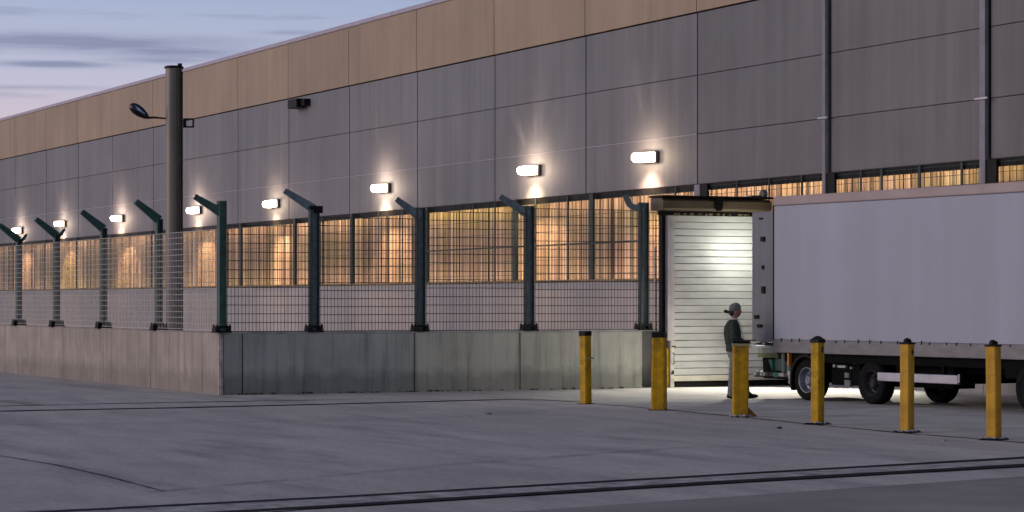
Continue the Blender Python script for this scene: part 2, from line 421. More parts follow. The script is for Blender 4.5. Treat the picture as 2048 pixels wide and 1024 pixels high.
mb = MB(); mb.box((XL, YB - .13, PL), (XR, YB + .0, PL + .05)); mb.box((XL, YB + .001, PL - .02), (XR, YB + .42, PL + .01)); W(mb, 'sill', surf('sill_yellowed', (.20, .15, .07), .6, var=.3, scale=2))
# reed screens, one per bay, built from single stalks
def reeds(x0, x1):
    mb = MB(); x = x0
    while x < x1:
        w = random.choice((.04, .06, .09, .13, .16)) * random.uniform(.8, 1.2); d = random.uniform(0, .03); t = random.uniform(.5, 1.2)
        if random.random() < .1: t *= .35
        c = (t, t * random.uniform(.9, 1.0), t * random.uniform(.75, 1.0))
        y = YB + .39 - d; l = random.uniform(-.006, .006)
        mb.add([(x, y + .012, PL + .05), (x + w * .5 + l, y - .006, PL + .05), (x + w, y + .012, PL + .05),
                (x + l, y + .012, Z0 - .001), (x + w * .5, y - .006, Z0 - .001), (x + w + l, y + .012, Z0 - .001)], [(0, 1, 4, 3), (1, 2, 5, 4)], c)
        x += w
    return mb
for i in range(len(ja) - 1): W(reeds(ja[i], ja[i + 1]), 'reed_screen', 'reed')
# welded grid in front of the reeds
def grid_bay(x0, x1):
    mb = MB(); y = YB - .03
    near = x0 > on_y(1300, YB); n = max(1, round((x1 - x0) / (.22 if near else .6)))
    for k in range(n):
        x = x0 + (x1 - x0) * (k + .5) / n
        mb.tube([(x, y, PL + .06), (x, y, Z0 - .04)], .0065, 4, cap=False)
    for k in range(11 if near else 6):
        z = PL + .2 + k * (.2 if near else .38); mb.tube([(x0, y - .01, z), (x1, y - .01, z)], .0085, 4, cap=False)
    return mb
for i in range(len(ja) - 1): W(grid_bay(ja[i], ja[i + 1]), 'grid_panel', 'steel')
def hpost(xc, w, name='screen_post', top=Z0 - .01, mat='steel', d=.10):
    mb = MB(); y0, y1 = YB - .05 - d, YB - .05
    mb.box((xc - w / 2, y0, PL + .05), (xc + w / 2, y0 + .02, top)); mb.box((xc - w * .12, y0 + .02, PL + .05), (xc + w * .12, y1, top))
    W(mb, name, mat)
thick = [480, 588, 702, 852, 1028, 1182, 1757, 1833, 1917, 2100, 2220]
thin = [640, 752, 800, 941, 985, 1066, 1130, 1345, 1468, 1532, 1597, 1715]
for px in thick:
    hpost(on_y(px, YB - .15), .22 if px < 1300 else .07, d=.10 if px < 1300 else .03)
for px in thin: hpost(on_y(px, YB - .15), .055, d=.025)
for a in ja[:11]: hpost(a, .12, d=.06)
mb = MB(); xa, xb = on_y(850, YB), on_y(1290, YB); mb.tube([(xa, YB - .17, 3.28), (xb, YB - .17, 3.30)], .022, 6); W(mb, 'rail', 'steel')
# pilasters in the wide joints near the truck, with their jambs
for k, px in enumerate((1395, 1657, 1975)):
    a = on_y(px, YB); mb = MB(); w = .06 if k < 2 else .09
    if k == 0: mb.box((a + .02, YB - .11, PL + .05), (a + .29, YB - .02, Z0 - .02))
    else: mb.box((a - w, YB - .13, 0 + PL + .05), (a + w, YB - .035, Z3 + .02))
    W(mb, 'pilaster', 'pil', bevel=.01)
    mb = MB(); o = .30 if k == 0 else w
    mb.box((a + o, YB - .10, PL + .05), (a + o + .33, YB - .04, Z0 - .02)); W(mb, 'jamb', 'black')
    if k:
        mb = MB(); mb.box((a - w - .12, YB - .17, Z1 - .02), (a + w + .12, YB - .131, Z1 + .015)); W(mb, 'flashing', 'silver')

# dark luminaire / camera box high on the wall
xv = on_y(604, YB); zv = hgt(208, depth_y(604, YB))
vb = empty('wall_box', (xv, YB, zv), label='small unlit black box fixed high on the wall under the tan band', cat='wall box')
MB().box((-.42, -.36, -.15), (.42, -.003, .15)).build('housing', 'black', vb, bevel=.02)
MB().box((.44, -.22, -.10), (.78, -.003, .12)).build('bracket', 'black', vb)

# wall lamps
LX = [(42, 461), (128, 448), (243, 437), (397, 421), (552, 408), (772, 377), (1070, 342), (1303, 315)]
llab = ['lit wall lamp at the far left edge, above the first angled fence post', 'lit wall lamp second from left, just above the second fence post arm',
        'lit wall lamp between the second and third angled post arms, cone of light below', 'lit wall lamp beside the tall round pole, partly behind a post arm',
        'lit wall lamp halfway between the corner post and the black capped post', 'lit wall lamp left of the straight-topped middle post',
        'rectangular lit wall lamp above the post nearest the yellow bollards but one', 'largest lit rectangular wall lamp, rightmost, above the curved post arm']
proto = None
def spot(name, loc, tgt, e, ang, col, parent, blend=.5, r=.05):
    l = bpy.data.lights.new(name, 'SPOT'); l.energy = e; l.spot_size = radians(ang); l.spot_blend = blend
    l.color = col; l.shadow_soft_size = r
    o = bpy.data.objects.new(name, l); COL.objects.link(o); o.parent = parent; o.location = loc
    d = Vector(tgt) - Vector(loc); o.rotation_euler = d.to_track_quat('-Z', 'Y').to_euler(); return o
def wall_lamp():
    root = empty('wall_lamp', (0, 0, 0), cat='wall lamp', group='lit wall lamps along the warehouse')
    MB().box((-.39, -.10, -.14), (.40, -.002, .15)).build('housing', surf('lamp_housing', (.12, .11, .10), .5), root, bevel=.02)
    mb = MB(); mb.prism([(-.101, -.12), (-.33, -.10), (-.37, -.02), (-.37, .06), (-.32, .12), (-.101, .13)], -.38, .38, axis='x')
    mb.build('lens', 'lens', root, bevel=.02)
    spot('down_light', (0, -.16, -.17), (0, -.10, -2), 42, 64, (1.0, .38, .17), root, .6, .12)
    spot('wash_light', (0, -.50, -.17), (0, -.1, -2), 900, 98, (1.0, .67, .40), root, .6, .25)
    for dx, e in ((-1.35, 80), (-.65, 135), (-.1, 65), (.5, 140), (1.25, 75)):
        spot('up_light', (dx * .15, -.24, .19), (dx * 1.2, -.10, 2), e, 20, (1.0, .82, .62), root, 1, .05)
    spot('halo_light', (0, -.85, .0), (0, 0, 0), 120, 165, (1.0, .74, .50), root, 1, .1)
    return root
for i, (px, py) in enumerate(LX):
    a = on_y(px, YB); z = hgt(py, depth_y(px, YB))
    if i == 0: o = proto = wall_lamp()
    else: o = copy_tree(proto)
    o.location = (a, YB, z); o['label'] = llab[i]; o.rotation_euler = (radians(random.uniform(-2, 2)), radians(random.uniform(-1.5, 1.5)), 0)
    for ch in [x for x in bpy.data.objects if x.parent == o and x.type == 'LIGHT']:
        if i: ch.data = ch.data.copy()
        ch.data.energy *= random.uniform(.7, 1.25); c_ = ch.data.color; ch.data.color = (1, c_[1] * random.uniform(.94, 1.04), c_[2] * random.uniform(.85, 1.08))
        if ch.name.startswith('up'): ch.rotation_euler.x += random.uniform(-.05, .05); ch.rotation_euler.y += random.uniform(-.12, .12)

# ------------------------------------------------------------------ boundary wall and fence
YL = 15.49                                       # left section runs along x on this line
cx_, _ = at(440, 48.13); XC = cx_                # right section runs along y on this line
WT = 1.20
lw = empty('boundary_wall', (XC, YL, 0), label='pinkish streaked concrete wall receding left of the corner', cat='wall')
jl = [on_y(x, YL) for x in (-190, -90, 35, 125, 207, 301, 406)] + [XC - .05]
jl = [jl[0] - 5, jl[0] - 2.5] + jl
mb = MB()
for i in range(len(jl) - 1):
    t = random.uniform(.9, 1.08); mb.box((jl[i] - XC + .008, 0, -.05), (jl[i + 1] - XC - .008, .22, WT - .012), (t, t * .985, t * .97))
mb.build('wall_panel', 'wall_l', lw, bevel=.01)
mb = MB(); mb.box((jl[0] - XC, .02, WT - .01), (-.03, .2, WT + .012)); mb.build('coping', surf('coping_l', (.3, .26, .25), .8, var=.3), lw)
mb = MB(); mb.box((-.045, -.02, -.05), (.0, .03, WT - .02)); mb.build('corner_trim', surf('chipped_corner', (.50, .40, .33), .7, var=.5, scale=9, dirt=.6), lw)
mb = MB(); mb.box((.001, .0, -.05), (.035, .05, WT - .04)); mb.build('corner_seal', surf('pale_mortar', (.35, .36, .34), .8, var=.6, scale=12, dirt=.7), lw)

rw = empty('boundary_wall', (XC, YL, 0), label='dark greenish concrete wall running right of the corner to the gate', cat='wall')
YE = on_x(1285, XC)
jr = [YL + .06] + [on_x(x, XC) for x in (485, 829, 1040)] + [YE]
mb = MB()
for i in range(len(jr) - 1):
    t = (.86, .88, 1.0, .95)[i]; c = ((t * .93, t * .98, t), (t * .95, t, t * 1.02), (t, t, t * .93), (t, t, t * .93))[i]
    mb.box((-.22, jr[i] - YL + .010, -.05), (0, jr[i + 1] - YL - .010, WT - .03), c)
mb.build('wall_panel', 'wall_r', rw, bevel=.01)
mb = MB(); mb.box((-.215, .05, -.05), (-.03, YE - YL - .02, WT - .035)); mb.build('joint_filler', 'joint', rw)
mb = MB(); mb.box((-.20, .06, WT - .028), (-.02, YE - YL, WT + .012)); mb.build('coping', surf('coping_r', (.33, .33, .33), .8, var=.3), rw)
mb = MB(); mb.box((-.60, YE - YL + .005, -.05), (-.28, YE - YL + .75, WT - .02), .6); mb.build('return_wall', 'wall_r', rw)  # tint darkens this set-back slab, recess shade put into its colour
mb = MB()                                        # rubble and weeds line at the wall foot
for k in range(70):
    y = random.uniform(.2, YE - YL); r = random.uniform(.008, .035); mb.blob((random.uniform(.02, .1), y, r * .3), (r * 1.5, r * 1.6, r * .8), 6, 4, .25)
tag(mb.build('rubble', surf('foot_debris', (.06, .065, .05), .9, var=.6), None, loc=(XC, YL, 0)), 'crumbs of dirt and moss along the foot of the dark wall', 'debris', kind='stuff')

def mesh_panel(L_, h, pitch_v, pitch_h, r, z0):
    mb = MB(); n = int(L_ / pitch_v)
    for k in range(n + 1):
        x = L_ * k / n; mb.tube([(x, 0, z0), (x, 0, z0 + h)], r, 4, cap=False)
    m = round(h / pitch_h)
    for k in range(m + 1):
        z = z0 + h * k / m; w = .003
        for s_ in ((-1, 1) if r > .0058 else (1,)):
            mb.tube([(0, s_ * .011, z), (L_ / 2, s_ * .011, z + random.uniform(-w, w)), (L_, s_ * .011, z)], r * (1.15 if r > .0058 else 1.7), 4, cap=False)
    return mb
def beam_post(h, mat, w=.2, d=.12, flat=False, armdir=(0, -1), arm=(.62, .42), armz=None, curved=False, box_top=False):
    """H-section post; returns list of (name, MB, mat)"""
    out = []; mb = MB()
    if flat:
        mb.box((-w / 2, -d / 2, 0), (w / 2, d / 2, h))
    else:                                          # web seen in the middle, flanges at both sides
        mb.box((-.012, -w / 2 + .031, 0), (.012, w / 2 - .031, h))
    out.append(('shaft', mb, mat))
    if not flat:
        for y0, y1 in ((-w / 2, -w / 2 + .03), (w / 2 - .03, w / 2)):
            mb = MB(); mb.box((-d / 2, y0, 0), (d / 2, y1, h)); out.append(('flange', mb, 'steel' if mat == 'post' else mat))  # teal posts: flanges darker than the lit web, shading put into the colour
    az = h if armz is None else armz; L_, H_ = arm; dx, dy = armdir
    mb = MB()
    n = 1
    pts = [(0, -.02), (L_, H_)] if not curved else [(0, -.05), (.10, .0), (.22, .02), (.30, .07), (.34, .16), (.40, .27)]
    prof_up = []; prof_dn = []
    for i, (l, z) in enumerate(pts):
        t = .10 if curved else (.15 if i == 0 else .09)
        q = pts[min(i + 1, len(pts) - 1)]; p = pts[max(0, i - 1)]; d_ = Vector((q[0] - p[0], q[1] - p[1])).normalized()
        prof_up.append((l - d_.y * t / 2 * 1.2, z + d_.x * t / 2 * 1.2)); prof_dn.append((l + d_.y * t / 2 * 1.2, z - d_.x * t / 2 * 1.2))
    prof = prof_up + prof_dn[::-1]
    th = .055
    n_ = len(prof); vs = []
    px, py = -dy, dx
    for s_ in (-th, th):
        for (l, z) in prof: vs.append((dx * l + px * s_, dy * l + py * s_, az + z))
    mb.add(vs, [(i, (i + 1) % n_, (i + 1) % n_ + n_, i + n_) for i in range(n_)] + [tuple(range(n_)), tuple(range(n_, 2 * n_))])
    out.append(('arm', mb, mat))
    mb = MB()                                     # clamp foot
    mb.box((-.15, -.17, -.03), (.13, .17, .0)); mb.box((-.13, -.15, .06), (.11, .15, .10)); mb.box((-.12, -.16, .0), (.10, -.06, .06)); mb.box((-.12, .06, .0), (.10, .16, .06))
    for sx in (-.10, .09):
        for sy in (-.13, .13): mb.tube([(sx, sy, -.03), (sx, sy, .13)], .018, 6)
    out.append(('foot_clamp', mb, 'black'))
    if box_top:
        mb = MB(); mb.box((-.1, .0, h - .10), (.1, .15, h + .04)); mb.box((-.1, -.12, h - .03), (.1, -.001, h + .04)); out.append(('cap', mb, 'black'))
    return out
def put_post(parts, fence, loc, rz=0, name='post'):
    base = parts[0][1].build(name, parts[0][2], fence, bevel=.004, loc=loc); base.rotation_euler.z = rz
    for nm, mb, mat in parts[1:]: mb.build(nm, mat, base, bevel=.006)
    return base

lf = empty('security_fence', (XC, YL + .11, WT), label='silver wire mesh fence with green angled posts on the pinkish wall', cat='fence')
px_l = [38, 113, 207, 318]; posts = [on_y(x, YL + .11) - XC for x in px_l]
posts = [posts[0] - 3.7, posts[0] * 1 - 7.4, ] + posts
posts = sorted(posts)
tops_px = {38: 478, 113: 468, 207: 455, 318: 437}
for i, a in enumerate(posts):
    px = px_l[i - 2] if i >= 2 else 38
    Z = depth_y(px, YL + .11); h = hgt(tops_px[px], Z) - WT - .04
    parts = beam_post(h, 'post2', w=.13, d=.17, flat=False, armdir=(0, -1), arm=(.50, .36))
    if px in (38, 113):                           # small stub on the yard side of the far posts
        mb = MB(); mb.tube([(0, .03, h - .05), (0, .12, h + .02), (0, .2, h + .14)], [.045, .045, .03], 6); parts.append(('stub_arm', mb, 'post2'))
    put_post(parts, lf, (a, 0, .03))
ends = posts + [0]
for i in range(len(ends) - 1):
    L_ = ends[i + 1] - ends[i]
    mesh_panel(L_ - .06, 3.22 - WT - .07, .105, .112, .0062, .05).build('mesh_panel', 'wire_l', lf, loc=(ends[i] + .03, -.06, 0))

rf = empty('security_fence', (XC - .11, YL + .11, WT), label='dark wire mesh fence with heavy teal posts on the greenish wall', cat='fence')
# corner post
Zc = 48.2
pc = beam_post(hgt(403, Zc) - WT - .02, 'post2', w=.17, d=.15, flat=True, armdir=(-.45, -.9), arm=(.52, .30), armz=hgt(427, Zc) - WT)
put_post(pc, rf, (.07, -.06, .03))
pr = [(628, 416, .58, .34, None, False, True), (840, 415, .48, .34, 432, False, False), (1058, 412, .60, .36, 428, False, False), (1287, 405, .4, .3, 416, True, False)]
ys = [-.06]
for px, pt, al, ah, az, cur, bt in pr:
    Z = depth_x(px, XC - .11); y = on_x(px, XC - .11) - (YL + .11); ys.append(y)
    parts = beam_post(hgt(pt, Z) - WT - .03, 'post', w=.20, d=.13, flat=False, armdir=(-.35, -.93), arm=(al, ah),
                      armz=(hgt(az, Z) - WT - .03) if az else None, curved=cur, box_top=bt)
    put_post(parts, rf, (0, y, .03))
yend = on_x(1326, XC - .11) - (YL + .11); ys.append(yend)
for i in range(len(ys) - 1):
    L_ = ys[i + 1] - ys[i]
    if L_ < .2: continue
    o = mesh_panel(L_ - .10, (3.27, 3.45, 3.60, 3.70, 3.66)[min(i, 4)] - WT - .02, .072, .165, .0055, .02).build('mesh_panel', 'wire_r', rf, loc=(.05, ys[i] + .05, 0)); o.rotation_euler.z = pi / 2

# pale pipes between last fence post and the gate
for k, px in enumerate((1311, 1321)):
    y = on_x(px, XC - .4)
    mb = MB(); mb.tube([(0, 0, 0), (0, 0, 2.95 - k * .12)], .03, 10); mb.tube([(0, 0, 1.3), (0, 0, 1.34)], .04, 10)
    tag(mb.build('pipe', 'pipe', None, smooth=True, loc=(XC - .4, y, 0)), ['pale vertical pipe next to the last fence post, left of two', 'pale vertical pipe beside the gate frame, right of two'][k], 'pipe', 'pale pipes beside the gate')

# ------------------------------------------------------------------ tall pole with street lamp
ZP = 70.0; pa, pb = at(348, ZP)
pole = empty('lamp_pole', (pa, pb, 0), label='tall round grey pole rising above the roof line with street lamp arm', cat='pole')
pt_ = hgt(137, ZP)
MB().lathe([(0, 0), (.235, 0), (.235, pt_)], (0, 0, 0), 'z', 40).build('shaft', 'pole', pole, smooth=True)
MB().lathe([(0, pt_), (.27, pt_), (.27, pt_ + .05), (.22, pt_ + .07), (0, pt_ + .07)], (0, 0, 0), 'z', 40).build('cap', 'black', pole, smooth=True)
def camdir(r, f):                                # right / forward offset as seen on site -> site xy
    return (r * ST - f * CT, r * CT + f * ST)
mb = MB(); q = camdir(.17, -.19); e = camdir(.05, .03); mb.tube([(q[0], q[1], 0), (q[0], q[1], pt_ - .02)], .055, 8)
q2 = camdir(.235, -.12); mb.tube([(q2[0], q2[1], 0), (q2[0], q2[1], pt_ - .1)], .03, 8)
mb.build('cable_duct', 'poledark', pole)
mb = MB()
q3 = camdir(.18, -.13); mb.box((q3[0] - .05, q3[1] - .05, pt_), (q3[0] + .05, q3[1] + .05, pt_ + .13)); mb.build('junction_box', 'black', pole)
za = hgt(237, ZP)
mb = MB(); s0 = camdir(-.23, 0); s1 = camdir(-.72, .0); mb.tube([(s0[0], s0[1], za), (s1[0] * .7 + s0[0] * .3, s1[1] * .7 + s0[1] * .3, za + .03), (s1[0], s1[1], za + .02)], [.022, .032, .035], 8)
arm = mb.build('arm', 'black', pole, smooth=True)
# lamp head: flattened oval shell tilted up, with a glass strip
hx, hy = camdir(-.97, 0); ux, uy = camdir(1, 0)
hd = MB(); n, m_ = 24, 10; vs = []; fs = []
til = radians(-36)
def headpt(l, w, t):                              # l along arm (toward pole +), w across, t thickness
    r = l * cos(til) - t * sin(til); z = l * sin(til) + t * cos(til); fx, fy = camdir(0, 1)
    return (hx + ux * r + fx * w, hy + uy * r + fy * w, za + .20 + z)
for j in range(m_ + 1):
    ph = pi * j / m_
    for k in range(n):
        a = 2 * pi * k / n; l = .33 * cos(ph) * (1.0); rr = sin(ph) * (1 - .25 * cos(ph))
        vs.append(headpt(l, .17 * rr * cos(a), .15 * rr * sin(a)))
for j in range(m_):
    for k in range(n): fs.append((j * n + k, (j + 1) * n + k, (j + 1) * n + (k + 1) % n, j * n + (k + 1) % n))
hd.add(vs, fs); head = hd.build('lamp_head', surf('head_paint', (.008, .009, .012), .18, 0, var=.3), pole, smooth=True)
mb = MB(); vs = []
for k in range(9):
    l = -.27 + .46 * k / 8
    for w in (.01, .07): 
        rr = math.sqrt(max(0, 1 - (l / .33) ** 2)); vs.append(headpt(l, -.17 * rr * 1.02, .0 + w * rr))
mb.add(vs, [(2 * i, 2 * i + 1, 2 * i + 3, 2 * i + 2) for i in range(8)]); mb.build('lens', 'glass', head)
mb = MB(); f0 = camdir(.24, 0); rt = Matrix.Rotation(math.atan2(uy, ux), 4, 'Z')
zb = hgt(246, ZP)
for (x0, z0, x1, z1) in ((.26, -.13, .56, -.09), (.26, .09, .56, .13), (.26, -.09, .34, .09), (.52, -.09, .56, .09)):
    mb.box((x0, -.04, zb + z0), (x1, .04, zb + z1), mat=rt)
mb.build('bracket', 'black', pole)

# ------------------------------------------------------------------ loading gate
XG = XC + .02
y0 = on_x(1327, XG); y1 = 28.35
gz = lambda py: hgt(py, 52.7)
gate = empty('loading_gate', (XG, (y0 + y1) / 2, 0), label='white roller shutter gate with olive top beam beside the truck', cat='gate')
GO = (-XG, -(y0 + y1) / 2, 0)
ys0, ys1 = on_x(1347, XG), y1 - .1
zs = .13; top = 3.62; nsl = 23; ph = (top - zs - .12) / nsl
mb = MB()
for k in range(nsl):
    z = zs + .12 + k * ph; t = random.uniform(.93, 1.04)
    w_ = lambda: random.uniform(-.003, .003)
    prof = [(XG - .10, z + .006), (XG - .044, z + .007), (XG - .038, z + .016), (XG - .036, z + ph - .014), (XG - .042, z + ph - .003), (XG - .10, z + ph - .002)]
    mb.prism(prof, ys0, ys1, 'y', t)
sh = mb.build('shutter', surf('shutter_slat2', (.50, .515, .50), .5, .05, var=.1, scale=2, stretch=(1, 1, 5), dirt=.15, tint=True), gate, bevel=.004, loc=GO)
MB().box((XG - .14, ys0, zs), (XG - .11, ys1, top)).build('shutter_back', 'joint', gate, loc=GO)
MB().box((XG - .10, ys0, zs), (XG - .01, ys1, zs + .115)).build('bottom_rail', surf('cream_rail', (.55, .53, .44), .5, var=.15), gate, bevel=.006, loc=GO)
MB().box((XG - .3, ys0, .0), (XG - .09, ys1, .125)).build('threshold', 'black', gate, loc=GO)
MB().box((XG - .06, on_x(1332, XG), .98), (XG + .07, ys0 - .012, 3.66)).build('jamb', 'frame_w', gate, bevel=.008, loc=GO)
MB().box((XG - .06, on_x(1338, XG), 0), (XG + .06, ys0 - .014, .978)).build('jamb_base', surf('scuffed_white', (.55, .52, .45), .5, var=.25, scale=6, dirt=.6), gate, bevel=.006, loc=GO)
MB().box((XG - .04, on_x(1331, XG), .02), (XG + .03, on_x(1337.3, XG), .82)).build('guard', 'yellow', gate, bevel=.004, loc=GO)
mb = MB(); yh = on_x(1343, XG); mb.tube([(XG + .065, yh, .72), (XG + .11, yh, .72), (XG + .11, yh, .50), (XG + .065, yh, .50)], .010, 6)
mb.tube([(XG + .07, yh - .02, .86), (XG + .07, yh + .06, .86)], .012, 6); mb.box((XG + .061, yh - .02, .28), (XG + .09, yh + .01, .36)); mb.build('handle', 'black', gate, loc=GO)
MB().box((XG - .16, on_x(1325.5, XG), 0), (XG - .02, on_x(1331.5, XG), 3.72)).build('post', 'black', gate, loc=GO)
MB().box((XG - .25, ys1 + .01, 0), (XG + .05, y1 + .05, 3.7)).build('post', 'black', gate, loc=GO)
# overhead beam with bracket, soffit strip and pulley
yb0, yb1 = on_x(1326, XG + .3), on_x(1543, XG + .3)
prof = [(XG - .25, 3.70), (XG + .25, 3.70), (XG + .30, 3.74), (XG + .30, 3.90), (XG + .24, 3.955), (XG - .25, 3.97)]
MB().prism(prof, yb0, yb1, 'y').build('top_beam', 'beam', gate, bevel=.01, loc=GO)
MB().box((XG - .27, yb0 - .02, 3.972), (XG + .33, yb1 + .04, 4.01)).build('beam_cover', 'black', gate, loc=GO)
yk = on_x(1437, XG + .3); MB().prism([(yk - .10, 3.97), (yk + .10, 3.97), (yk + .08, 3.75), (yk + .04, 3.70), (yk - .06, 3.70), (yk - .09, 3.77)], XG + .302, XG + .34, 'x').build('bracket', 'black', gate, loc=GO)
mb = MB(); mb.box((XG + .05, yb0, 3.60), (XG + .12, yb1, 3.69)); mb.build('soffit_rail', 'black', gate, loc=GO)
mb = MB(); mb.box((XG + .0, ys0, 3.605), (XG + .06, ys1, 3.635)); mb.build('shutter_guide', surf('cream_guide', (.55, .5, .36), .4), gate, loc=GO)
mb = MB()
for k in range(16):
    y = yb0 + .3 + k * .155 + random.uniform(-.05, .05); h_ = random.uniform(.02, .05); mb.box((XG + .121, y, 3.64 - h_), (XG + .15, y + random.uniform(.03, .10), 3.65), random.uniform(.4, 1))
mb.build('roller_fitting', surf('brassy_fitting', (.26, .235, .14), .45, .4, var=.5, scale=14, tint=True), gate, loc=GO)
mb = MB(); yp = on_x(1532, XG + .3); mb.lathe([(.0, -.05), (.09, -.05), (.10, 0), (.09, .05), (0, .05)], (XG + .2, yp, 4.08), 'y', 16); mb.box((XG + .05, yp - .3, 4.011), (XG + .2, yp + .08, 4.05))
mb.build('pulley', surf('pulley_grey', (.12, .13, .12), .6, .3, var=.3), gate, loc=GO)

# work lamp hanging in front of the shutter on a swivel arm (behind the open truck door leaf)
lb = on_x(1518, XG + .95); la = XG + .95; lz = hgt(505, 52.6)
wl = empty('work_lamp', (la, lb, lz), label='bright work lamp on an arm in front of the shutter, behind the open truck door', cat='work lamp')
MB().box((-.05, -.11, -.09), (.05, .11, .09)).build('housing', 'black', wl, bevel=.01)
MB().box((-.07, -.09, -.07), (-.051, .09, .07)).build('lens', 'lens2', wl)
MB().tube([(.0, .08, .05), (.0, .5, .12), (XG - la, y1 - lb, .15)], .02, 6).build('arm', 'black', wl)
spot('beam', (-.10, 0, 0), (-1, -.12, .0), 62, 150, (1.0, .97, .86), wl, .6, .08)
spot('floor_light', (.10, 0, -.12), (1.2, -1.1, -2.6), 900, 92, (1.0, .95, .80), wl, .5, .06)
# bulkhead lamp on the warehouse plinth behind the truck
bx_, bz_ = on_y(1790, YB - .3), 2.1
bl = empty('bulkhead_lamp', (bx_, YB - .11, bz_), label='round bulkhead lamp on the warehouse plinth hidden behind the truck', cat='wall lamp')
MB().lathe([(0, 0), (.15, 0), (.15, -.05), (.13, -.06)], (0, 0, 0), 'y', 20).build('housing', 'black', bl)
MB().lathe([(.13, -.06), (.10, -.11), (0, -.13)], (0, 0, 0), 'y', 20).build('lens', 'lens2', bl)
spot('beam', (0, -.2, 0), (.3, -2, -1.1), 900, 116, (1.0, .95, .82), bl, .6, .08)

# ------------------------------------------------------------------ bollards
BP = [(1172, 808, 663), (1318, 820, 666), (1480, 834, 679), (1635, 849, 673), (1814, 865, 676), (1988, 880, 680)]
BR = [18, 50, 62, 20, 22, 24]                    # turn of each post
blab = ['yellow square bollard with a small ring on its side, leftmost', 'thick yellow bollard with black band at its top, before the gate edge',
        'yellow bollard with wide black cap and foot brace, in front of the man', 'yellow bollard with black pyramid cap, before the first truck wheel',
        'yellow bollard with dark hole near its top, before the silver side bar', 'nearest faded yellow bollard at right edge on a broad foot plate']
for i, (px, pb_, pt) in enumerate(BP):
    Z = F * EYE / (pb_ - HOR); a, b = at(px, Z); h = hgt(pt, Z)
    wpx = (25, 31, 33, 29, 31, 33)[i]; rz = radians(BR[i]); 
    # viewing direction relative to the site axes decides how both faces show
    w = (wpx * Z / F) / (abs(cos(rz + TH)) + abs(sin(rz + TH)))
    bo = empty('bollard', (a, b, -.002), rz, label=blab[i], cat='bollard', group='yellow bollards in front of the truck')
    bo.rotation_euler.x = radians((.5, -.3, .2, -.5, .3, .4)[i]); bo.rotation_euler.y = radians((-.4, .3, .5, -.2, .4, -.3)[i])
    capz = .07 if i > 1 else .0
    ym = 'yellow' if i < 4 else 'yellow2'
    mb = MB(); H = h - capz; q = w / 2; wb = q * (1.0 if i != 1 else 1.13)
    vs = []
    for z, r in ((0.0, wb), (H, q)):
        c = r * .82
        for x_, y_ in ((-r, -c), (-c, -r), (c, -r), (r, -c), (r, c), (c, r), (-c, r), (-r, c)): vs.append((x_, y_, z))
    mb.add(vs, [(k, (k + 1) % 8, (k + 1) % 8 + 8, k + 8) for k in range(8)] + [tuple(range(8))[::-1], tuple(range(8, 16))])
    mb.build('post', ym, bo)
    if i < 2:
        MB().box((-q - .004, -q - .004, H - .075), (q + .004, q + .004, H + .012)).build('cap', 'black', bo, bevel=.006)
    elif i == 2:
        MB().box((-q - .01, -q - .01, H - .03), (q + .01, q + .01, H + .012)).build('collar', surf('tan_collar', (.35, .28, .12), .5, var=.2), bo, bevel=.004)
        MB().box((-q - .012, -q - .012, H + .014), (q + .02, q + .02, H + .055)).build('cap', 'black', bo, bevel=.012)
    else:
        mb = MB(); c = q + .006
        if i == 3:
            mb.add([(-c, -c, H - .02), (c, -c, H - .02), (c, c, H - .02), (-c, c, H - .02), (-c, -c, H + .025), (c, -c, H + .025), (c, c, H + .025), (-c, c, H + .025), (-.02, -.02, H + .08), (.02, -.02, H + .08), (.02, .02, H + .08), (-.02, .02, H + .08)],
                   [(0, 1, 5, 4), (1, 2, 6, 5), (2, 3, 7, 6), (3, 0, 4, 7), (4, 5, 9, 8), (5, 6, 10, 9), (6, 7, 11, 10), (7, 4, 8, 11), (8, 9, 10, 11)])
        else:
            mb.box((-c, -c, H - .012), (c, c, H + .012)); rn = random.Random(i)
            mb.blob((0, 0, H + .03), (q * .75, q * .8, .042), 12, 8, .12, rn)
        mb.build('cap', 'black', bo, smooth=True)
    # foot
    if i < 2:
        MB().box((-q - .05, -q - .03, .0), (q + .05, q + .03, .012)).build('foot_plate', 'black', bo)
    else:
        rn = random.Random(20 + i); mb = MB(); n = 28; vs = []
        for r0, z in ((1.0, .001), (.80, .028)):
            for k in range(n):
                t = 2 * pi * k / n; sq = 1 / max(abs(cos(t)), abs(sin(t))); r = (.17 if i > 2 else .14) * r0 * min(sq, 1.25) * rn.uniform(.93, 1.07)
                vs.append((r * cos(t), r * sin(t), z * rn.uniform(.85, 1.15)))
        mb.add(vs, [(k, (k + 1) % n, (k + 1) % n + n, k + n) for k in range(n)] + [tuple(range(n, 2 * n))]); mb.build('foot_plate', 'black', bo)
        mb = MB()
        for k in range(36):
            t = rn.uniform(0, 2 * pi); r = rn.uniform(q * 1.05, .15); s_ = rn.uniform(.008, .022)
            mb.blob((r * cos(t), r * sin(t), .026), (s_ * 1.4, s_ * 1.2, s_), 6, 4, .3, rn)
        mb.build('mortar', 'foot', bo)
    if i == 0:
        rc = camdir(q * 1.0, -q * .9); R = Matrix.Rotation(-rz, 4, 'Z')
        p = R @ Vector((rc[0], rc[1], 0)); zz = hgt(716, Z)
        mb = MB(); d1 = R @ Vector((*camdir(1, 0), 0)); d2 = R @ Vector((*camdir(0, -1), 0))
        pts = [p - d1 * .09 + d2 * .02, p - d1 * .03 + d2 * .03, p + d1 * .02 + d2 * .01, p + d1 * .07 + d2 * .0, p + d1 * .08 - d2 * .03, p + d1 * .02 - d2 * .03]
        mb.tube([(v.x, v.y, zz) for v in pts], .011, 6); mb.build('ring', surf('ring_steel', (.3, .28, .25), .4, .6), bo, smooth=True)
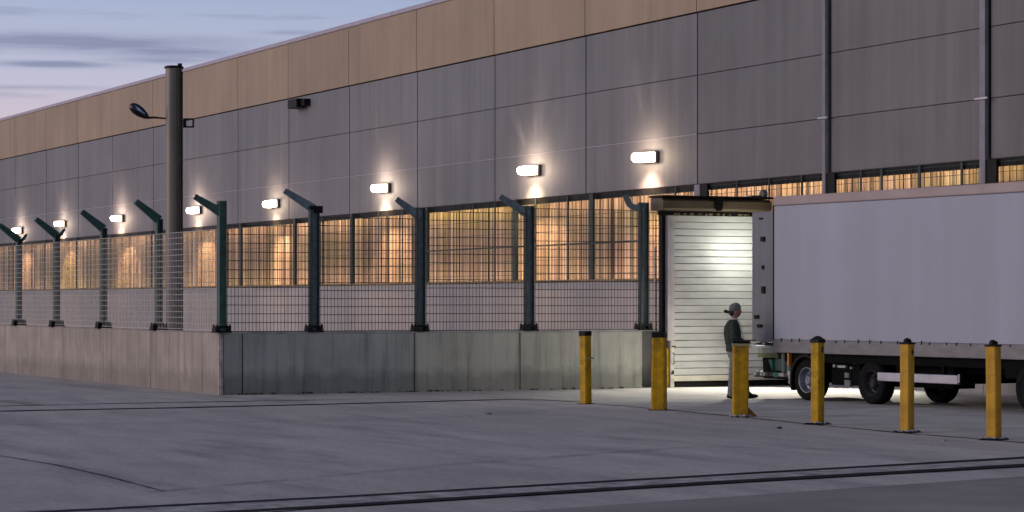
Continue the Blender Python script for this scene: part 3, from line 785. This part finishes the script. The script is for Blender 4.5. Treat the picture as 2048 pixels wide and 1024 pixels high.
    if i == 2:
        R = Matrix.Rotation(-rz, 4, 'Z'); d1 = R @ Vector((*camdir(1, 0), 0)); d2 = R @ Vector((*camdir(0, 1), 0))
        mb = MB(); vs = []
        for s_ in (-.012, .012):
            for l, z in ((q * .9, .01), (q * 1.2 + .11, .01), (q * 1.2 + .11, .03), (q * .9, .17)):
                v = d1 * l + d2 * s_; vs.append((v.x, v.y, z))
        mb.add(vs, [(0, 1, 2, 3), (4, 7, 6, 5), (0, 4, 5, 1), (1, 5, 6, 2), (2, 6, 7, 3), (3, 7, 4, 0)]); mb.build('brace', surf('rusty_yellow', (.22, .10, .02), .7, var=.4, scale=8), bo)
    if i in (3, 4):
        R = Matrix.Rotation(-rz, 4, 'Z'); d = Vector((1, 0, 0))
        mb = MB(); zz = h - .19; n = 8
        mb.add([(q + .003, .01 + .022 * cos(2 * pi * k / n), zz + .04 * sin(2 * pi * k / n) * (1.3 if i == 3 else .9)) for k in range(n)], [tuple(range(n))]); mb.build('hole', 'black', bo)

# ------------------------------------------------------------------ truck
TT = math.atan(2867.0 / F); ta, tb = at(1548, 46.15)
tk = empty('truck', (ta, tb, 0), TT - TH, label='white box truck parked behind the yellow bollards with rear door open', cat='truck')
def ts(px): return (46.15 - 46.15 * 3391 / (px + 1843)) / cos(TT)
BZ0, BZS, BZR, BZ1 = .86, 1.10, 3.56, 3.735; LT = 10.4
MB().box((.0, .0, BZS), (LT, 2.5, BZR)).build('cargo_box', 'white_box', tk, bevel=.012)
MB().box((-.012, -.014, BZR + .003), (LT, 2.514, BZ1)).build('roof_rail', 'rail_top', tk, bevel=.02)
MB().box((-.012, -.016, BZ0), (LT, 2.516, BZS - .002)).build('side_rail', 'rail_alu', tk, bevel=.01)
x = .25
while x < 7.4:
    MB().box((x, -.03, BZS - .035), (x + .012, -.0165, BZS + random.uniform(.0, .045))).build('lashing_hook', 'black', tk); x += random.uniform(.2, .5)
mb = MB()
for px in (1565, 1618, 1700, 1790, 1905, 1990): mb.box((ts(px), -.004, BZS + .02), (ts(px) + .006, .0, BZR - .02))
# door leaf swung open in line with the side
lf_l = .74
leaf = MB().box((-lf_l, .03, 1.05), (-.045, .07, 3.47)).build('rear_door', 'leaf', tk, bevel=.01)
mb = MB()
mb.box((-.035, .0, .98), (-.013, .09, 3.6)); mb.build('door_frame', 'black', tk)
mb = MB()
lx = lambda px: -lf_l * (1548 - px) / 45.0
zl = lambda py: hgt(py, 46.8)
for px, py, w, h_ in ((1521, 438, .06, .03), (1525, 479, .07, .09), (1525, 535, .03, .07), (1526, 580, .06, .13), (1513, 633, .08, .06), (1519, 651, .09, .05)):
    mb = MB(); mb.box((lx(px) - w / 2 * 1.6, .0, zl(py) - h_ / 2), (lx(px) + w / 2 * 1.6, .031, zl(py) + h_ / 2))
    if py > 600: mb.tube([(lx(px) - .04, .005, zl(py) - h_ * .6), (lx(px) + .08, .003, zl(py) - h_ * .4)], .012, 5)
    mb.build('latch', 'black', leaf)
# chassis
mb = MB(); mb.box((-.55, .55, .58), (LT, .68, .855)); mb.box((-.55, 1.82, .58), (LT, 1.95, .855)); mb.box((.2, .1, .70), (LT - .1, 2.4, .856))
for k in range(9): mb.box((.3 + k * 1.1, .5, .6), (.38 + k * 1.1, 2.0, .70))
mb.box((.4, .75, .40), (4.75, 1.75, .70)); mb.build('chassis', 'chassis', tk)
# rear gear
MB().box((-.80, .06, .93), (-.03, 2.4, .985)).build('tail_lift', 'silver', tk, bevel=.008)
mb = MB(); mb.box((-.62, .05, .99), (-.35, .25, 1.02)); mb.box((-.3, .03, .99), (-.08, .2, 1.035)); mb.tube([(-.66, .04, 1.0), (-.4, .04, 1.05), (-.1, .04, 1.01)], .014, 6); mb.build('tail_latch', 'black', tk)
mb = MB(); mb.box((-.62, .08, .84), (-.06, .6, .928)); mb.build('rear_panel', surf('pale_green_panel', (.30, .33, .28), .5, var=.4, scale=7), tk)
MB().box((-.65, .10, .755), (-.02, .7, .838)).build('tail_beam', 'olive', tk)
MB().box((-.60, .25, .36), (.0, 2.2, .752)).build('rear_body', 'chassis', tk)
MB().box((-.17, .14, .52), (.02, .3, .74)).build('tool_box', 'green_box', tk, bevel=.01)
mb = MB(); mb.tube([(.12, .15, .50), (.12, .15, .85)], .06, 12); mb.tube([(.28, .18, .50), (.28, .18, .85)], .08, 12); mb.build('air_tank', 'green_box', tk, smooth=True)
MB().prism([(-.32, .72), (-.20, .72), (-.19, .5)], .10, .16, 'y').build('cover', 'teal', tk)
MB().box((.37, .03, .62), (.42, .10, .855)).build('marker_light', 'orange', tk, bevel=.005)
bmp = MB().box((-.72, .05, .395), (.38, .13, .50)).build('bumper', 'black', tk, bevel=.008)
mb = MB(); x = -.70; rn = random.Random(3)
while x < .3:
    w = rn.uniform(.04, .12); mb.box((x, .04, .42), (x + w, .049, .485), rn.choice((1, .5, .8, .15, .9))); x += w + rn.uniform(.005, .03)
mb.build('reflector_strip', surf('pale_reflector', (.5, .5, .46), .4, var=.3, scale=15, tint=True), bmp)
MB().box((-.04, .03, .40), (.06, .039, .49)).build('lamp_cluster', 'teal', bmp)
mb = MB(); mb.prism([(-.75, .36), (-.60, .36), (-.66, .8), (-.78, .8)], .3, .42, 'y'); mb.build('lift_arm', 'chassis', tk)
# wheels
def wheel(cx, cy, face, rimmat, r=.375, name='wheel'):
    w = empty(name, (cx, cy, r)); w.parent = tk
    s_ = face
    prof = [(.225, .0), (.25, -.012), (.33, -.018), (.362, .0), (.375, .03), (.375, .21), (.362, .24), (.33, .255), (.24, .25), (.225, .235)]
    mb = MB(); mb.lathe([(p[0] * r / .375, p[1] * s_) for p in prof], (0, 0, 0), 'y', 40)
    for k in range(40):                           # tread blocks
        a = 2 * pi * k / 40
        R = Matrix.Rotation(a, 4, 'Y'); mb.box((-.016, min(s_ * .04, s_ * .20), r * .995), (.016, max(s_ * .04, s_ * .20), r * 1.012), mat=R)
    mb.build('tyre', 'rubber', w, smooth=True)
    mb = MB(); mb.lathe([(.226, .005 * s_), (.215, .0), (.20, .03 * s_), (.175, .10 * s_), (.12, .11 * s_), (.10, .06 * s_), (.085, .035 * s_), (.075, .02 * s_), (0, .018 * s_)], (0, 0, 0), 'y', 40)
    for k in range(8):
        a = 2 * pi * k / 8; mb.lathe([(.014, .10 * s_), (.014, .06 * s_), (0, .055 * s_)], (.125 * cos(a), 0, .125 * sin(a)), 'y', 8)
    mb.build('rim', rimmat, w, smooth=True)
    mb = MB(); mb.lathe([(.222, -.004 * s_), (.230, -.010 * s_), (.236, -.004 * s_)], (0, 0, 0), 'y', 40); mb.build('rim_ring', 'rimedge' if rimmat == 'rim' else 'rimdark', w, smooth=True)
    mb = MB(); mb.lathe([(.052, .02 * s_), (.058, .012 * s_), (.062, .02 * s_)], (0, 0, 0), 'y', 24); mb.build('hub_ring', 'rimedge' if rimmat == 'rim' else 'rimdark', w)
    return w
wheel(ts(1608), .06, 1, 'rim'); wheel(ts(1737), .06, 1, 'rimdark')
wheel(ts(1608) + .0, 1.75, -1, 'rimdark'); wheel(ts(1737), 1.75, -1, 'rimdark')
wheel(ts(2058), .06, 1, 'rimdark', .40); wheel(ts(2058), 2.44, -1, 'rimdark', .40)
for px in (1608, 1737): MB().tube([(ts(px), .3, .375), (ts(px), 1.5, .375)], .06, 10).build('axle', 'chassis', tk)
# wheel arch over the first wheel with pale mudguard tip
mb = MB(); cxw = ts(1608); R0, R1 = .42, .47; vs = []; n = 20
for k in range(n + 1):
    a = radians(205 - 175 * k / n)
    for r in (R0, R1):
        for y in (.02, .36): vs.append((cxw + r * cos(a), y, min(.375 + r * sin(a), .853)))
fs = []
for k in range(n):
    o = 4 * k
    for a_, b_ in ((0, 1), (1, 3), (3, 2), (2, 0)): fs.append((o + a_, o + b_, o + 4 + b_, o + 4 + a_))
fs += [(0, 1, 3, 2), (4 * n, 4 * n + 1, 4 * n + 3, 4 * n + 2)]
mb.add(vs, fs); mb.build('mudguard', 'black', tk)
MB().prism([(cxw - .55, .52), (cxw - .46, .53), (cxw - .44, .38), (cxw - .47, .29), (cxw - .51, .31), (cxw - .49, .37)], .02, .1, 'y').build('mudflap', surf('pale_flap', (.5, .5, .45), .6, var=.3), tk)
# boxes between the wheels
mb = MB(); mb.box((1.42, .25, .30), (2.25, .7, .70)); mb.box((3.35, .35, .32), (4.7, .8, .70)); mb.box((2.25, .6, .3), (3.4, .8, .7)); mb.build('equipment_box', 'chassis', tk)
mb = MB()
for a, z, w, h_, t in ((1.52, .62, .05, .05, 1), (1.66, .615, .22, .045, .9), (2.02, .60, .04, .035, .8), (1.86, .44, .12, .09, .35), (1.86, .28, .16, .12, .35), (2.12, .69, .03, .09, 1), (1.55, .25, .05, .01, .8)):
    mb.box((a, .2, z), (a + w, .249, z + h_), t)
mb.build('sticker', surf('pale_label', (.45, .5, .52), .5, var=.4, scale=30, tint=True), tk)
# silver side guard bar
sg = MB().box((ts(1757), -.03, .42), (ts(1918), .03, .57)).build('side_guard', 'silver', tk, bevel=.012)
MB().box((ts(1918) + .002, -.04, .405), (ts(1918) + .07, .05, .585)).build('end_cap', 'black', sg, bevel=.01)
MB().box((ts(1918) + .045, -.055, .45), (ts(1918) + .075, -.042, .59)).build('end_reflector', 'silver', sg)
mb = MB()
for px in (1790, 1880): mb.box((ts(px), .031, .45), (ts(px) + .06, .1, .72))
mb.build('bracket', 'chassis', sg)
MB().box((ts(2000), .1, .55), (ts(2040), .5, .70)).build('step_box', 'chassis', tk)
# cab beyond the right edge
mb = MB(); c0 = LT + .25; mb.prism([(c0, .55), (c0 + 2.0, .55), (c0 + 2.05, 1.5), (c0 + 1.9, 1.65), (c0 + 1.65, 2.85), (c0 + 1.3, 3.0), (c0, 3.0)], .08, 2.42, 'y')
cab = mb.build('cab', 'white_box', tk, bevel=.05)
MB().prism([(c0 + .75, 1.7), (c0 + 1.78, 1.7), (c0 + 1.56, 2.6), (c0 + .75, 2.6)], .07, .079, 'y').build('window', 'black', cab)
wheel(c0 + 1.1, .10, 1, 'rim', .45); wheel(c0 + 1.1, 2.4, -1, 'rim', .45)

# ------------------------------------------------------------------ person
pxa, pya = at(1468, 46.25)
man = empty('person', (pxa, pya, 0), math.atan2(*reversed(camdir(1, .12))), label='man in dark green jacket and grey cap standing behind the third bollard', cat='person')
# local: +x is where he faces, +y away from the viewer
def weld(name, mb, mat, parent, voxel, smooth_it=4):
    """fuse overlapping closed limbs and lumps into one continuous skin"""
    me = bpy.data.meshes.new(name); me.from_pydata(mb.v, [], mb.f); me.update()
    bm = bmesh.new(); bm.from_mesh(me); bmesh.ops.remove_doubles(bm, verts=bm.verts, dist=1e-5); bmesh.ops.recalc_face_normals(bm, faces=bm.faces); bm.to_mesh(me); bm.free()
    o = bpy.data.objects.new(name, me); COL.objects.link(o)
    rm = o.modifiers.new('r', 'REMESH'); rm.mode = 'VOXEL'; rm.voxel_size = voxel; rm.use_smooth_shade = True
    sm = o.modifiers.new('m', 'SMOOTH'); sm.iterations = smooth_it; sm.factor = .5
    dg = bpy.context.evaluated_depsgraph_get(); dg.update(); m3 = bpy.data.meshes.new_from_object(o.evaluated_get(dg)); o.modifiers.clear(); o.data = m3
    for p in m3.polygons: p.use_smooth = True
    m3.materials.clear(); m3.materials.append(M[mat]); m3.name = name; o.parent = parent
    return o
def limb(mb, pts, rad, n=14):                     # tapered limb with rounded joints
    fine = []; fr = []
    for i in range(len(pts) - 1):
        for k in range(4):
            t = k / 4; fine.append(Vector(pts[i]).lerp(Vector(pts[i + 1]), t)); fr.append(rad[i] * (1 - t) + rad[i + 1] * t)
    fine.append(Vector(pts[-1])); fr.append(rad[-1]); mb.tube(fine, fr, n)
    for p, r_ in zip(pts, rad): mb.blob(p, (r_, r_, r_), n, 8)
def torso(mb, rings, n=24):                       # rings: (x, z, half depth, half width)
    vs = []
    for x, z, a, b in rings:
        for k in range(n):
            t = 2 * pi * k / n; vs.append((x + a * cos(t), b * sin(t), z))
    fs = [(j * n + k, j * n + (k + 1) % n, (j + 1) * n + (k + 1) % n, (j + 1) * n + k) for j in range(len(rings) - 1) for k in range(n)]
    fs += [tuple(range(n))[::-1], tuple(range((len(rings) - 1) * n, len(rings) * n))]
    mb.add(vs, fs)
LEGS = ((-1, (-.03, -.09, .50), (-.075, -.10, .09), (.06, -.12, .04)), (1, (.19, .10, .51), (.25, .11, .10), (.38, .13, .04)))
ARMS = [((-.03, s_ * .165, 1.385), (-.045, s_ * .225, 1.12), (.15, s_ * .135, 1.055), (.215, s_ * .105, 1.058)) for s_ in (-1, 1)]
mb = MB(); torso(mb, [(0, .86, .10, .15), (0, .95, .105, .155), (-.01, 1.10, .10, .14), (-.02, 1.28, .12, .165), (-.02, 1.39, .10, .17), (-.01, 1.44, .06, .09)])
limb(mb, [(-.01, 0, 1.42), (.005, 0, 1.49), (.025, 0, 1.56)], [.058, .052, .055])
for s_, kn, an, toe in LEGS: limb(mb, [(.01, s_ * .085, .88), kn, an, toe], [.09, .056, .04, .034])
for (s_, (sh_, el, wr, pm)) in zip((-1, 1), ARMS):
    limb(mb, [sh_, el, wr], [.058, .044, .029]); mb.blob(((wr[0] + pm[0]) / 2 + .01, (wr[1] + pm[1]) / 2, pm[2]), (.055, .040, .019), 12, 8)
    bx, by, bz = pm
    for k, (ln, off) in enumerate(((.062, -.026), (.074, -.009), (.070, .008), (.054, .024))):
        limb(mb, [(bx - .01, by + off, bz), (bx + .03, by + off, bz - .004), (bx + .03 + ln * .5, by + off - s_ * .004, bz - .012), (bx + .028 + ln * .8, by + off - s_ * .008, bz - .034)], [.0095, .009, .0085, .0078], 8)
    limb(mb, [(bx - .03, by - s_ * .028, bz + .004), (bx + .0, by - s_ * .042, bz + .018), (bx + .035, by - s_ * .046, bz + .024)], [.012, .011, .009], 8)
hc = (.035, 0, 1.625)
mb.blob(hc, (.098, .076, .118), 24, 16); mb.blob((.068, 0, 1.562), (.052, .050, .052), 16, 10)
limb(mb, [(.125, 0, 1.632), (.142, 0, 1.603)], [.011, .015], 10); mb.blob((.122, 0, 1.572), (.011, .024, .007), 12, 8); mb.blob((.121, 0, 1.558), (.010, .022, .007), 12, 8)
for s_ in (-1, 1): mb.blob((.03, s_ * .078, 1.615), (.018, .010, .030), 10, 8); mb.blob((.112, s_ * .032, 1.645), (.016, .020, .008), 10, 8)
body = weld('body', mb, 'skin', man, .0048, 2)
for s_ in (-1, 1): MB().blob((.121, s_ * .032, 1.630), (.008, .012, .007), 10, 8).build('eye', 'hair', body, smooth='all')
# jacket: hem below the hips, sleeves bent toward the tablet, soft folds at the elbow and waist
mb = MB(); torso(mb, [(.005, .875, .145, .19), (.0, .89, .15, .195), (-.005, 1.00, .140, .182), (-.02, 1.08, .150, .185), (-.03, 1.22, .162, .198), (-.035, 1.34, .142, .198), (-.03, 1.41, .105, .150), (-.015, 1.455, .075, .085), (-.005, 1.475, .070, .075)])
for sh_, el, wr, pm in ARMS:
    limb(mb, [sh_, el, wr], [.074, .066, .050]); e_ = Vector(el)
    for k in range(4): mb.blob(e_ + Vector((random.uniform(-.02, .05), random.uniform(-.01, .01), random.uniform(-.02, .07))), (.07, .062, .014), 12, 8)
for k in range(5): mb.blob((-.02 + random.uniform(-.03, .03), random.uniform(-.03, .03), 1.02 + k * .05), (.145, .182, .012), 20, 6)
weld('jacket', mb, 'jacket', man, .0085, 3)
mb = MB(); torso(mb, [(0, .80, .11, .165), (0, .88, .13, .17), (0, .98, .125, .165)])
for s_, kn, an, toe in LEGS:
    limb(mb, [(.01, s_ * .09, .82), kn, (an[0], an[1], .085)], [.108, .082, .072])
    for k in range(4): mb.blob((an[0] + .005, an[1], .10 + k * .035), (.078 - k * .002, .074, .012), 14, 6)
    for k in range(3): mb.blob((kn[0] - .01, kn[1], kn[2] - .06 + k * .05), (.084, .080, .012), 14, 6)
weld('trousers', mb, 'trouser', man, .0085, 3)
for (x0, y0_, z0) in ((-.075, -.105, 0), (.25, .115, 0)):
    mb = MB(); mb.blob((x0 + .07, y0_, .045), (.165, .056, .046), 16, 10); mb.blob((x0 + .02, y0_, .07), (.10, .058, .068), 12, 8)
    mb.build('shoe', 'black', man, smooth='all')
mb = MB(); prof = [(.0, .125), (.05, .12), (.085, .095), (.108, .05), (.112, .0), (.106, -.012)]
mb.lathe(prof, (.02, 0, 1.655), 'z', 28)
for i_, v in enumerate(mb.v): mb.v[i_] = (v[0] if v[0] > .02 else v[0] * 1.05, v[1] * .82, v[2] - (.0 if v[0] > .0 else .012))
mb.build('cap', 'cap', man, smooth='all')
mb = MB(); mb.blob((-.045, 0, 1.60), (.055, .07, .07), 14, 10); mb.tube([(-.07, 0, 1.61), (-.12, 0, 1.605), (-.165, 0, 1.62), (-.185, 0, 1.635)], [.02, .03, .036, .022], 8); mb.build('hair', 'hair', man, smooth='all')
mb = MB(); mb.lathe([(.070, 1.455), (.082, 1.47), (.074, 1.492), (.064, 1.487)], (-.002, 0, 0), 'z', 20); mb.build('collar', 'white_cloth', man, smooth='all')
mb = MB()
for k, (dx, dy) in enumerate(((.0, -.06), (.012, -.03), (.018, .0))):
    mb.tube([(.04 + dx, dy - .05, 1.45), (.10 + dx, dy - .07, 1.34), (.135 + dx, dy - .07, 1.22), (.14 + dx, dy - .06, 1.10)], .007, 5)
mb.build('lanyard', 'white_cloth', man)
# flat tablet held in both hands
tb_ = MB().box((-.10, -.12, -.008), (.10, .12, .008)).build('tablet', 'black', None, bevel=.004)
mloc = Vector((pxa, pya, 0)); Rm = Matrix.Rotation(man.rotation_euler.z, 4, 'Z'); q = Rm @ Vector((.30, 0, 1.078))
tb_.location = mloc + q; tb_.rotation_euler.z = man.rotation_euler.z
tag(tb_, 'flat black tablet held by the man beside the open truck door', 'tablet')

# faint tyre marks swept across the yard
for k, pts in enumerate((((300, 985), (900, 930), (1400, 893), (1900, 905)), ((0, 850), (400, 846), (900, 835), (1120, 822)))):
    P = [gnd(*p) for p in pts]; strip('tyre_mark', P, [.22, .28, .25, .2], 'mark', .003, .25, .6)
# small litter on the yard
for k, (px, py, s_, mt, lab) in enumerate(((1559, 857, .035, 'black', 'small black pebble lying right of the braced bollard'), (976, 829, .05, 'patch', 'dark scrap lying on the open yard before the dark wall'),
                                   (1546, 860, .012, 'white_cloth', 'tiny white chip beside the black pebble'), (1755, 860, .012, 'white_cloth', 'tiny white chip between two right bollards'), (1888, 882, .03, 'foot', 'grey crumb between the two nearest bollards'))):
    a, b = gnd(px, py); mb = MB(); mb.blob((0, 0, s_ * .25), (s_, s_ * 1.2, s_ * .45), 8, 6, .15)
    tag(mb.build('pebble', mt, None, loc=(a, b, 0)), lab, 'pebble')

# ------------------------------------------------------------------ sky, sun, camera
w = bpy.data.worlds.new('World'); sc.world = w; w.use_nodes = True; nt = w.node_tree
bg = nt.nodes['Background']; bg.inputs[1].default_value = .84
SUN_EL = radians(6); SUN_DIR = Vector((-.35, -1, 0)).normalized()      # glow of the set sun, behind and left of the viewer
tc = nt.nodes.new('ShaderNodeTexCoord'); sp = nt.nodes.new('ShaderNodeSeparateXYZ'); nt.links.new(tc.outputs['Generated'], sp.inputs[0])
gr = ramp(nt, [(0.0, (.70, .55, .58)), (.065, (.70, .59, .66)), (.09, (.55, .57, .74)), (.12, (.40, .49, .71)), (.22, (.28, .33, .50)), (.5, (.13, .155, .245)), (1, (.11, .135, .215))])
nt.links.new(sp.outputs['Z'], gr.inputs[0])
mp = nt.nodes.new('ShaderNodeMapping'); mp.inputs['Scale'].default_value = (6.5, 6.5, 105); mp.inputs['Location'].default_value = (.4, 1.7, .35); nt.links.new(tc.outputs['Generated'], mp.inputs[0])
cn = noise(nt, mp, 1.25, 6, .52); cr = ramp(nt, [(.56, (0, 0, 0)), (.70, (.5, .5, .5))]); nt.links.new(cn.outputs['Fac'], cr.inputs[0])
sky = mix(nt, 'MIX', cr.outputs[0], gr.outputs[0], (.19, .225, .385))
# low cloud banks: soft long ellipses on the sky, edges torn by noise
def mth(op, *v):
    n_ = nt.nodes.new('ShaderNodeMath'); n_.operation = op
    for k_, x_ in enumerate(v):
        if isinstance(x_, (int, float)): n_.inputs[k_].default_value = x_
        else: nt.links.new(x_, n_.inputs[k_])
    return n_.outputs[0]
hd2 = nt.nodes.new('ShaderNodeVectorMath'); hd2.operation = 'DOT_PRODUCT'; nt.links.new(tc.outputs['Generated'], hd2.inputs[0]); hd2.inputs[1].default_value = (.427, .904, 0)
mpc = nt.nodes.new('ShaderNodeMapping'); mpc.inputs['Scale'].default_value = (22, 22, 260); nt.links.new(tc.outputs['Generated'], mpc.inputs[0])
wn = noise(nt, mpc, 1.0, 5, .6)
tot = None
for u0, z0, su, sz, am in ((-.165, .1015, .055, .0034, 1), (-.135, .0985, .035, .0022, .8), (-.178, .093, .024, .0013, .9), (-.139, .0952, .022, .0014, .6), (-.207, .098, .008, .0018, .8), (-.185, .0838, .03, .0009, .5),
                           (-.085, .1065, .014, .0010, .6), (.10, .115, .06, .004, .8), (-.4, .10, .09, .005, .9), (.35, .14, .1, .006, .8)):
    du = mth('DIVIDE', mth('SUBTRACT', hd2.outputs['Value'], u0), su); dz = mth('DIVIDE', mth('SUBTRACT', sp.outputs['Z'], z0), sz)
    q_ = mth('ADD', mth('MULTIPLY', du, du), mth('MULTIPLY', dz, dz)); q_ = mth('ADD', q_, mth('MULTIPLY', mth('SUBTRACT', wn.outputs['Fac'], .5), 2.6))
    e_ = mth('MULTIPLY', mth('EXPONENT', mth('MULTIPLY', q_, -1.0)), am)
    tot = e_ if tot is None else mth('MAXIMUM', tot, e_)
tot = mth('MINIMUM', tot, .85)
sky = mix(nt, 'MIX', tot, sky, (.24, .285, .46))
mp2 = nt.nodes.new('ShaderNodeMapping'); mp2.inputs['Scale'].default_value = (2, 2, 30); mp2.inputs['Location'].default_value = (5.5, 2, 0); nt.links.new(tc.outputs['Generated'], mp2.inputs[0])
cn2 = noise(nt, mp2, 1.3, 5, .5); cr2 = ramp(nt, [(.45, (0, 0, 0)), (.75, (.3, .3, .3))]); nt.links.new(cn2.outputs['Fac'], cr2.inputs[0])
sky = mix(nt, 'MIX', cr2.outputs[0], sky, (.56, .48, .58))
# brighter, warmer toward the sunset side
dt = nt.nodes.new('ShaderNodeVectorMath'); dt.operation = 'DOT_PRODUCT'; nt.links.new(tc.outputs['Generated'], dt.inputs[0]); dt.inputs[1].default_value = (SUN_DIR.x, SUN_DIR.y, .1)
dm = nt.nodes.new('ShaderNodeMath'); dm.operation = 'MULTIPLY_ADD'; dm.inputs[1].default_value = .5; dm.inputs[2].default_value = .5; nt.links.new(dt.outputs['Value'], dm.inputs[0])
dr = ramp(nt, [(0.0, (.42, .43, .47)), (.45, (1, 1, 1)), (1.0, (1.5, 1.38, 1.35))]); nt.links.new(dm.outputs[0], dr.inputs[0])
sky = mix(nt, 'MULTIPLY', 1, sky, dr.outputs[0])
ns = nt.nodes.new('ShaderNodeTexSky'); ns.sky_type = 'NISHITA'; ns.sun_disc = False; ns.sun_elevation = SUN_EL
ns.sun_rotation = math.atan2(SUN_DIR.x, SUN_DIR.y); ns.air_density = 1.5; ns.dust_density = 2
nsc = mix(nt, 'MULTIPLY', 1, ns.outputs[0], (.01, .01, .01))
sky = mix(nt, 'ADD', 1, sky, nsc)
nt.links.new(sky, bg.inputs[0])

sl = bpy.data.lights.new('sun', 'SUN'); sl.energy = 1.0; sl.angle = radians(35); sl.color = (1.0, .84, .76)
so = bpy.data.objects.new('sun', sl); COL.objects.link(so)
sd = Vector((SUN_DIR.x, SUN_DIR.y, tan(SUN_EL) + .15)); so.rotation_euler = sd.to_track_quat('Z', 'Y').to_euler()

cam = bpy.data.cameras.new('camera'); co = bpy.data.objects.new('camera', cam); COL.objects.link(co); sc.camera = co
cam.sensor_width = 36; cam.lens = 36 * F / 2048; cam.clip_start = .5; cam.clip_end = 6000
cam.shift_y = (HOR - 512) / 2048
co.location = (0, 0, EYE); d = Vector((-CT, ST, 0)); co.rotation_euler = d.to_track_quat('-Z', 'Y').to_euler()
sc.view_settings.view_transform = 'Standard'; sc.view_settings.look = 'None'; sc.view_settings.exposure = 0
sc.render.engine = 'CYCLES'
sc.cycles.use_denoising = True
sc.cycles.max_bounces = 6
